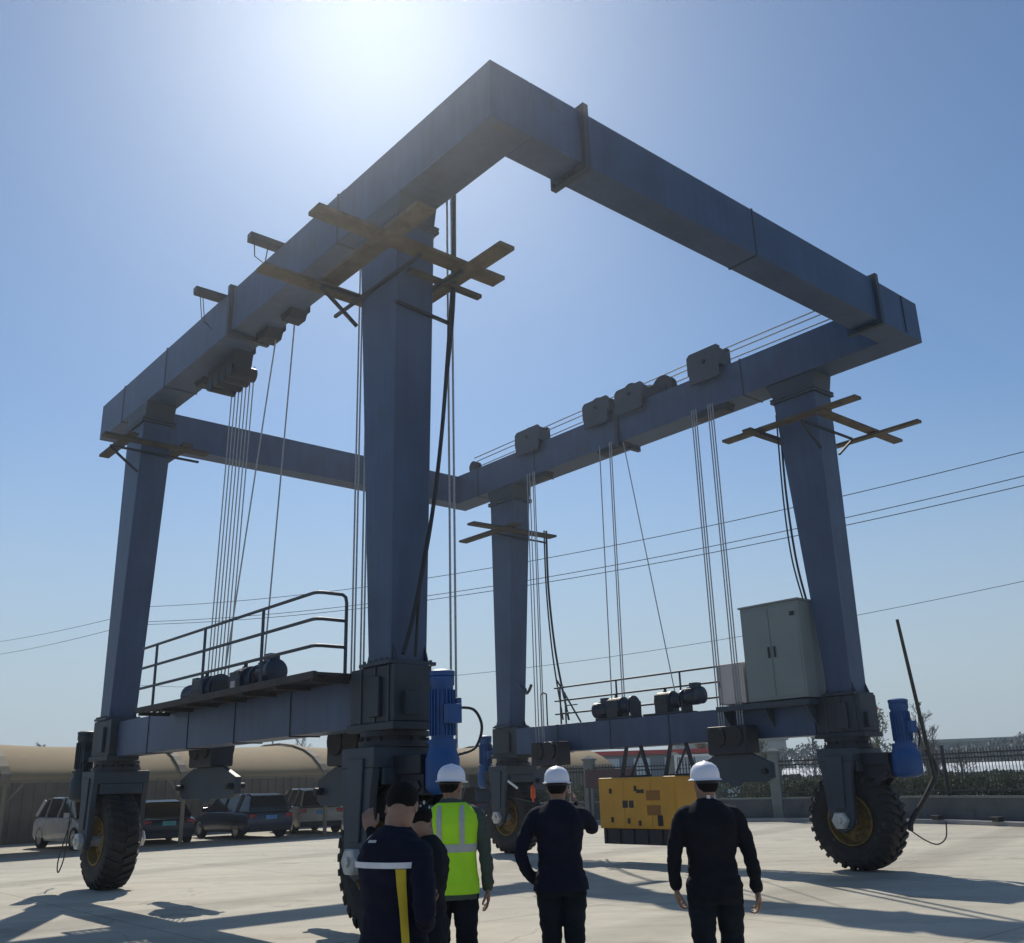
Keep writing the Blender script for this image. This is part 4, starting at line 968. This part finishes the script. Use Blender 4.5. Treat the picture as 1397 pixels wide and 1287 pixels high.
def head_shape(mb, c, M3):
    # c = head centre, M3 = rotation
    def T(v): return Vector(c) + M3 @ Vector(v)
    rings = []
    prof = [(-.118, .030, .030, .035), (-.108, .046, .052, .030), (-.085, .056, .072, .020), (-.055, .062, .084, .010), (-.02, .069, .092, .002), (.02, .074, .097, -.004), (.055, .074, .096, -.008), (.085, .062, .082, -.008), (.108, .038, .052, -.006), (.118, .010, .014, -.004)]
    for z, a, b, cy in prof: rings.append([T((a * cos(2 * pi * k / 20), cy + b * sin(2 * pi * k / 20), z)) for k in range(20)])
    mb.loft(rings)
    # nose, brow, lips, chin, ears (face looks along +y)
    mb.tube([T((0, .092, .012)), T((0, .108, -.012)), T((0, .116, -.030)), T((0, .098, -.040))], [.008, .010, .013, .010], 8)
    mb.tube([T((-.045, .078, .022)), T((0, .094, .026)), T((.045, .078, .022))], [.007, .009, .007], 8)
    mb.tube([T((-.022, .088, -.060)), T((0, .098, -.060)), T((.022, .088, -.060))], [.004, .007, .004], 8)
    mb.tube([T((-.02, .086, -.070)), T((0, .096, -.070)), T((.02, .086, -.070))], [.004, .007, .004], 8)
    mb.sphere(T((0, .078, -.098)), (.022, .020, .018), 10, 6)
    for s in (-1, 1):
        for k in range(9):
            a0 = -2.2 + k * .5; a1 = a0 + .5
            mb.tube([T((s * .076, -.006 + .016 * cos(a0) * 1.0, -.005 + .029 * sin(a0))), T((s * .082, -.006 + .016 * cos(a1), -.005 + .029 * sin(a1)))], .0055, 6)
        mb.sphere(T((s * .075, -.004, -.006)), (.006, .014, .024), 8, 6)

def person(label, loc, rz, scale, head_turn, nod, arms, legs, jacket, trousers, hem=.84, group='men standing with their backs to the camera', hat='helmet', hipw=1.0, flare=0, sc=1.06, lean=0, blouse=0):
    # arms: [(shoulder, elbow, wrist, fingerdir, palmnormal, side, curl, jacket sleeve?), ...]
    top_z = 1.565
    mbod = MB()
    trs = []
    for z in [.86 + .03 * k for k in range(22)]: 
        if z <= 1.50: trs.append([tpoint(2 * pi * k / 24, z, -.022) for k in range(24)])
    mbod.loft(trs)
    mbod.tube([(0, -.008, 1.42), (0, -.004, 1.48), (0, .010, 1.56)], [.066, .056, .055], 16)
    M3 = Matrix.Rotation(head_turn, 3, 'Z') @ Matrix.Rotation(-nod, 3, 'X')
    hc = Vector((0, .015 + .05 * sin(nod), 1.60))
    head_shape(mbod, hc, M3)
    for (sh, el, wr, fd, pn, side, curl) in arms:
        limb(mbod, [sh, el, wr], [.050, .046, .038, .033, .025], 12); hand(mbod, wr, fd, pn, side, curl)
    for (hp, kn, an, toe) in legs:
        limb(mbod, [hp, kn, an], [.085, .070, .052, .048, .036], 14)
        limb(mbod, [an, (Vector(an) + Vector(toe)) / 2 + Vector((0, 0, -.02)), toe], [.040, .036, .028], 10)
    o = remeshed(mbod, 'person', M['skin'], None, .0065, 2)
    o.location = loc; o.rotation_euler = (lean, 0, rz); o.scale = (scale,) * 3
    tag(o, label, 'person', group)
    # eyes
    ey = MB()
    for s in (-1, 1): ey.sphere(hc + M3 @ Vector((s * .030, .083, .004)), .0115, 10, 8)
    ey.build('eye', M['wband'], o, 0, True)
    ey = MB()
    for s in (-1, 1): ey.sphere(hc + M3 @ Vector((s * .030, .0915, .004)), .005, 8, 6)
    ey.build('pupil', M['phone'], o, 0, True)
    # hair
    hr = MB(); rings = []
    for z, a, b, cy in [(-.045, .045, .040, -.052), (-.02, .068, .060, -.040), (.01, .078, .080, -.028), (.045, .081, .098, -.014), (.075, .077, .096, -.010), (.098, .060, .076, -.008), (.117, .032, .042, -.006), (.127, .006, .008, -.004)]:
        rings.append([hc + M3 @ Vector((a * cos(2 * pi * k / 24), cy + b * sin(2 * pi * k / 24), z)) for k in range(24)])
    hr.loft(rings); hr.build('hair', M['hair'], o, 0, True)
    # jacket
    j = MB(); rings = []
    nz = 26
    for q in range(nz + 1):
        z = hem + (1.50 - hem) * q / nz
        fl = flare * max(0, (1.0 - z)) ; 
        ring = []
        for k in range(32):
            th = 2 * pi * k / 32; p = tpoint(th, z, .014 + fl + blouse * math.exp(-((z - hem - .06) / .07) ** 2), TORSO, 1.0); ring.append(p)
        rings.append(ring)
    j.loft(rings)
    j.tube([(0, -.006, 1.45), (0, -.002, 1.515)], [.078, .066], 20)
    for (sh, el, wr, fd, pn, side, curl) in arms:
        S_, E_, W_ = Vector(sh), Vector(el), Vector(wr)
        cuff = W_ + (E_ - W_).normalized() * .012
        inner = Vector((sh[0] * .55, sh[1], sh[2] + .012))
        limb(j, [inner, S_, E_, cuff], [.064, .064, .061, .056, .052, .047, .041], 14)
    remeshed(j, 'jacket', jacket, o, .010, 3, .009, .11)
    # trousers
    t = MB(); rings = [[tpoint(2 * pi * k / 24, z, -.004) for k in range(24)] for z in (.83, .87, .92, .97, 1.0)]; t.loft(rings)
    for (hp, kn, an, toe) in legs:
        A = Vector(an); limb(t, [Vector(hp) + Vector((0, 0, .03)), kn, A + Vector((0, -.008, -.015))], [.103, .098, .080, .073, .068, .066], 16)
    remeshed(t, 'trousers', trousers, o, .010, 3, .009, .11)
    for (hp, kn, an, toe) in legs:
        s = MB(); A = Vector(an); T_ = Vector(toe); dd = (T_ - A); dd.z = 0; dd.normalize(); lt = Vector((dd.y, -dd.x, 0))
        rings = []
        for y, hw_, z1 in ((-.065, .030, .07), (-.05, .040, .095), (.0, .044, .10), (.06, .045, .085), (.12, .050, .062), (.17, .046, .05), (.20, .030, .04)):
            c_ = Vector((A.x, A.y, 0)) + dd * y
            rings.append([c_ + lt * a * hw_ + Vector((0, 0, z)) for a, z in ((-1, .004), (1, .004), (1.02, z1 * .5), (.6, z1), (-.6, z1), (-1.02, z1 * .5))])
        s.loft(rings).build('shoe', M['shoe'], o, 0.006, True)
    if hat == 'helmet':
        h_ = MB(); rings = []; tilt = M3
        up = .035
        pr_ = [(.0, .112, .138), (.004, .111, .137), (.012, .100, .122), (.045, .099, .120), (.075, .092, .112), (.10, .076, .094), (.118, .052, .066), (.128, .022, .03), (.130, .002, .002)]
        for z, a, b in pr_: rings.append([hc + tilt @ Vector((a * cos(2 * pi * k / 28), -.006 + b * sin(2 * pi * k / 28) * (1.0 if sin(2 * pi * k / 28) < 0 else (1.14 if z < .01 else 1.0)), z + up)) for k in range(28)])
        h_.loft(rings)
        h_.tube([hc + tilt @ Vector((0, -.10 + .0, up + .06)), hc + tilt @ Vector((0, -.065, up + .108)), hc + tilt @ Vector((0, -.006, up + .128)), hc + tilt @ Vector((0, .055, up + .112)), hc + tilt @ Vector((0, .105, up + .06))], .008, 8)
        hh = h_.build('hard_hat', M['white'], o, 0, True)
        b_ = MB(); ring0 = []
        pts = [hc + tilt @ Vector((.086 * cos(a), -.006 + .104 * sin(a), up - .012)) for a in [pi + .25 + k * (pi - .5) / 10 for k in range(11)]]
        b_.tube(pts, .010, 6); b_.build('head_band', M['dark'], hh)
    elif hat == 'cap':
        h_ = MB(); rings = []
        for z, a, b in [(.0, .086, .106), (.03, .088, .108), (.06, .084, .104), (.088, .070, .088), (.108, .045, .058), (.118, .012, .014)]:
            rings.append([hc + M3 @ Vector((a * cos(2 * pi * k / 24), -.006 + b * sin(2 * pi * k / 24), z + .022)) for k in range(24)])
        h_.loft(rings)
        h_.loft([[hc + M3 @ Vector((x, y, z + .024)) for x, y, z in ((-.07, .07, -.004), (.07, .07, -.004), (.07, .07, .008), (-.07, .07, .008))], [hc + M3 @ Vector((x, y, z + .018)) for x, y, z in ((-.05, .165, -.004), (.05, .165, -.004), (.05, .165, .004), (-.05, .165, .004))]])
        h_.build('cap', jacket, o, 0, True)
    return o, hc, M3

def leg_pair(sp=.10, fwd=(0, 0), foot=.11, z=.92):
    r = []
    for s, f in ((-1, fwd[0]), (1, fwd[1])):
        r.append(((s * .095, 0, z), (s * (sp + .0), f * .45 + .015, .50), (s * foot, f - .01, .085), (s * (foot + .02), f + .15, .035)))
    return r
DN = (0, .05, -1)
# man in the high visibility vest
B, hc, M3 = person('man in a white hard hat and yellow-green high visibility vest', (-.52, 7.5, 0), 0, .985, -.55, .05,
    [((-.195, -.01, 1.385), (-.245, .02, 1.09), (-.22, .16, .87), (0.1, .4, -1), (1, 0, 0), 1, .5), ((.195, -.01, 1.385), (.250, .0, 1.09), (.258, .06, .885), (.03, .12, -1), (-1, 0, 0), -1, .45)],
    leg_pair(.10, (.0, .0)), M['green'], M['blackc'], hem=.82)
v = MB(); patch(v, 0, 2 * pi - .0001, .86, 1.32, .026, .008, 44, 18)
def vthf(z):
    t = (z - 1.32) / (1.495 - 1.32); g_ = .42 * min(1, t * 2.2)
    return (pi + g_ * .9, 2 * pi - g_ * .9)
patch(v, 0, 0, 1.32, 1.488, .026, .008, 24, 10, thf=vthf)
patch(v, 0, 0, 1.32, 1.488, .026, .008, 24, 10, thf=lambda z: (.0 + .42 * min(1, (z - 1.32) / .175 * 2.2) * .9, pi - .42 * min(1, (z - 1.32) / .175 * 2.2) * .9))
ve = v.build('safety_vest', M['vest'], B, 0, True)
r_ = MB(); patch(r_, 0, 2 * pi - .0001, 1.145, 1.20, .0305, .003, 44, 3)
for x_ in (-.085, .085):
    def f_(z, x_=x_):
        a, b, cy = lerp_prof(TORSO, z); th = math.acos(max(-1, min(1, (abs(x_) / (a + .03)) ** (1 / .82)))); th = pi + th if x_ < 0 else 2 * pi - th
        return (th - .10, th + .10)
    patch(r_, 0, 0, 1.20, 1.47, .0305, .003, 4, 12, thf=f_)
r_.build('reflective_band', M['refl'], ve, 0, True)
# pointing man in the dark suit
C_, hc, M3 = person('man in a white hard hat and dark suit with one hand raised', (.27, 7.6, 0), 0, .965, -.12, .05,
    [((-.195, -.01, 1.385), (-.30, -.06, 1.13), (-.20, .06, .93), (.2, .6, -1), (1, 0, 0), 1, .5), ((.195, -.01, 1.39), (.262, .10, 1.30), (.16, .32, 1.46), (-.15, .7, .7), (-1, .2, 0), 1, .5)],
    leg_pair(.085, (.0, .0), .09), M['navy'], M['teal_tr'], hem=.87, flare=.20)
MB().box(-.004, .004, -.035, .035, -.07, .07).build('phone', M['screen'], C_).location = (.12, .40, 1.55)
# walking man on the right
D_, hc, M3 = person('rightmost man, in a white hard hat and black jacket, both arms hanging', (1.26, 6.9, 0), .0, .96, .30, .0,
    [((-.19, -.01, 1.385), (-.265, -.01, 1.12), (-.255, .05, .93), (.05, .15, -1), (1, 0, 0), 1, .8), ((.19, -.01, 1.385), (.262, -.03, 1.12), (.30, .03, .90), (.06, .15, -1), (-1, 0, 0), -1, .7)],
    leg_pair(.105, (-.10, .14), .13), M['blackc'], M['teal_tr'], hem=.86)
MB().box(-.012, .012, -.068, -.060, 1.500, 1.535).build('collar_tag', M['wband'], D_)
# big man in navy work jacket in the foreground
A_, hc, M3 = person('bareheaded man in a navy jacket with white band and yellow panel', (-.60, 4.80, 0), -.62, .932, .50, .75,
    [((-.175, .02, 1.375), (-.225, .10, 1.12), (-.16, .30, 1.10), (.4, .8, .2), (.3, -.4, .8), 1, .6), ((.18, -.01, 1.375), (.275, -.09, 1.13), (.07, .16, 1.05), (-.7, .7, .2), (-.3, -.3, .9), -1, .6)],
    leg_pair(.105, (.0, .0)), M['navy'], M['blackc'], hem=.74, hat=None, blouse=0)
b_ = MB(); patch(b_, pi + .10, 2 * pi - .25, 1.325, 1.352, .0215, .003, 30, 3); b_.build('white_band', M['wband'], A_, 0, True)
def yf(z):
    t = (1.325 - z) / .5; c = 5.50 + .26 * t; return (c - .17 * (1 - .3 * t), c + .17 * (1 - .3 * t))
b_ = MB(); patch(b_, 0, 0, .78, 1.322, .0215, .003, 8, 24, thf=yf); b_.build('yellow_panel', M['yband'], A_, 0, True)
b_ = MB(); patch(b_, pi * 1.5 - .35, pi * 1.5 - .05, 1.440, 1.452, .024, .003, 8, 2); b_.build('collar_piping', M['refl'], A_, 0, True)
MB().box(-.04, .04, -.006, .006, -.08, .08).build('phone', M['phone'], A_).location = (-.10, .38, 1.13)
# cap man hidden between the two
E_, hc, M3 = person('man in a dark patterned cap, half hidden beside the yellow vest', (-.585, 6.2, 0), 1.35, .86, -1.2, .65,
    [((-.19, -.01, 1.385), (-.22, .18, 1.33), (-.16, .36, 1.56), (0, .2, 1), (1, .2, 0), -1, .6), ((.19, -.01, 1.385), (.20, .06, 1.10), (.16, .20, .92), (-.1, .6, -.6), (-1, 0, 0), -1, .6)],
    leg_pair(.10, (0, 0)), M['blackc'], M['blackc'], hem=.80, hat='cap')
b_ = MB().tube([(-.178, .305, 1.485), (-.170, .330, 1.52)], .050, 14); b_.build('reflective_band', M['refl'], E_)
b_ = MB()
for a, z, s_ in ((4.3, .045, .016), (5.0, .06, .02), (4.7, .03, .012), (5.5, .04, .015)):
    p = hc + M3 @ Vector((.088 * cos(a), -.006 + .108 * sin(a), z + .022)); b_.sphere(p, (s_, .006, s_ * .8), 8, 6)
b_.build('cap_patch', M['refl'], E_, 0, True)

# ------------------------------------------------------------------ thin haze volume, added to give veiling glare toward the sun
hz = MB().box(-242, 242, -52, 382, -1.6, 18.5)
hm = bpy.data.materials.new('glare_haze'); hm.use_nodes = True; hn = hm.node_tree; hn.nodes.clear()
pv = hn.nodes.new('ShaderNodeVolumePrincipled'); pv.inputs['Color'].default_value = (0.86, 0.92, 1.0, 1)
pv.inputs['Density'].default_value = 0.00125; pv.inputs['Anisotropy'].default_value = 0.82
ho = hn.nodes.new('ShaderNodeOutputMaterial'); hn.links.new(pv.outputs[0], ho.inputs['Volume'])
tag(hz.build('haze', hm), 'thin pale sunlit haze over the whole yard, added for veiling glare', 'haze', None, 'stuff')
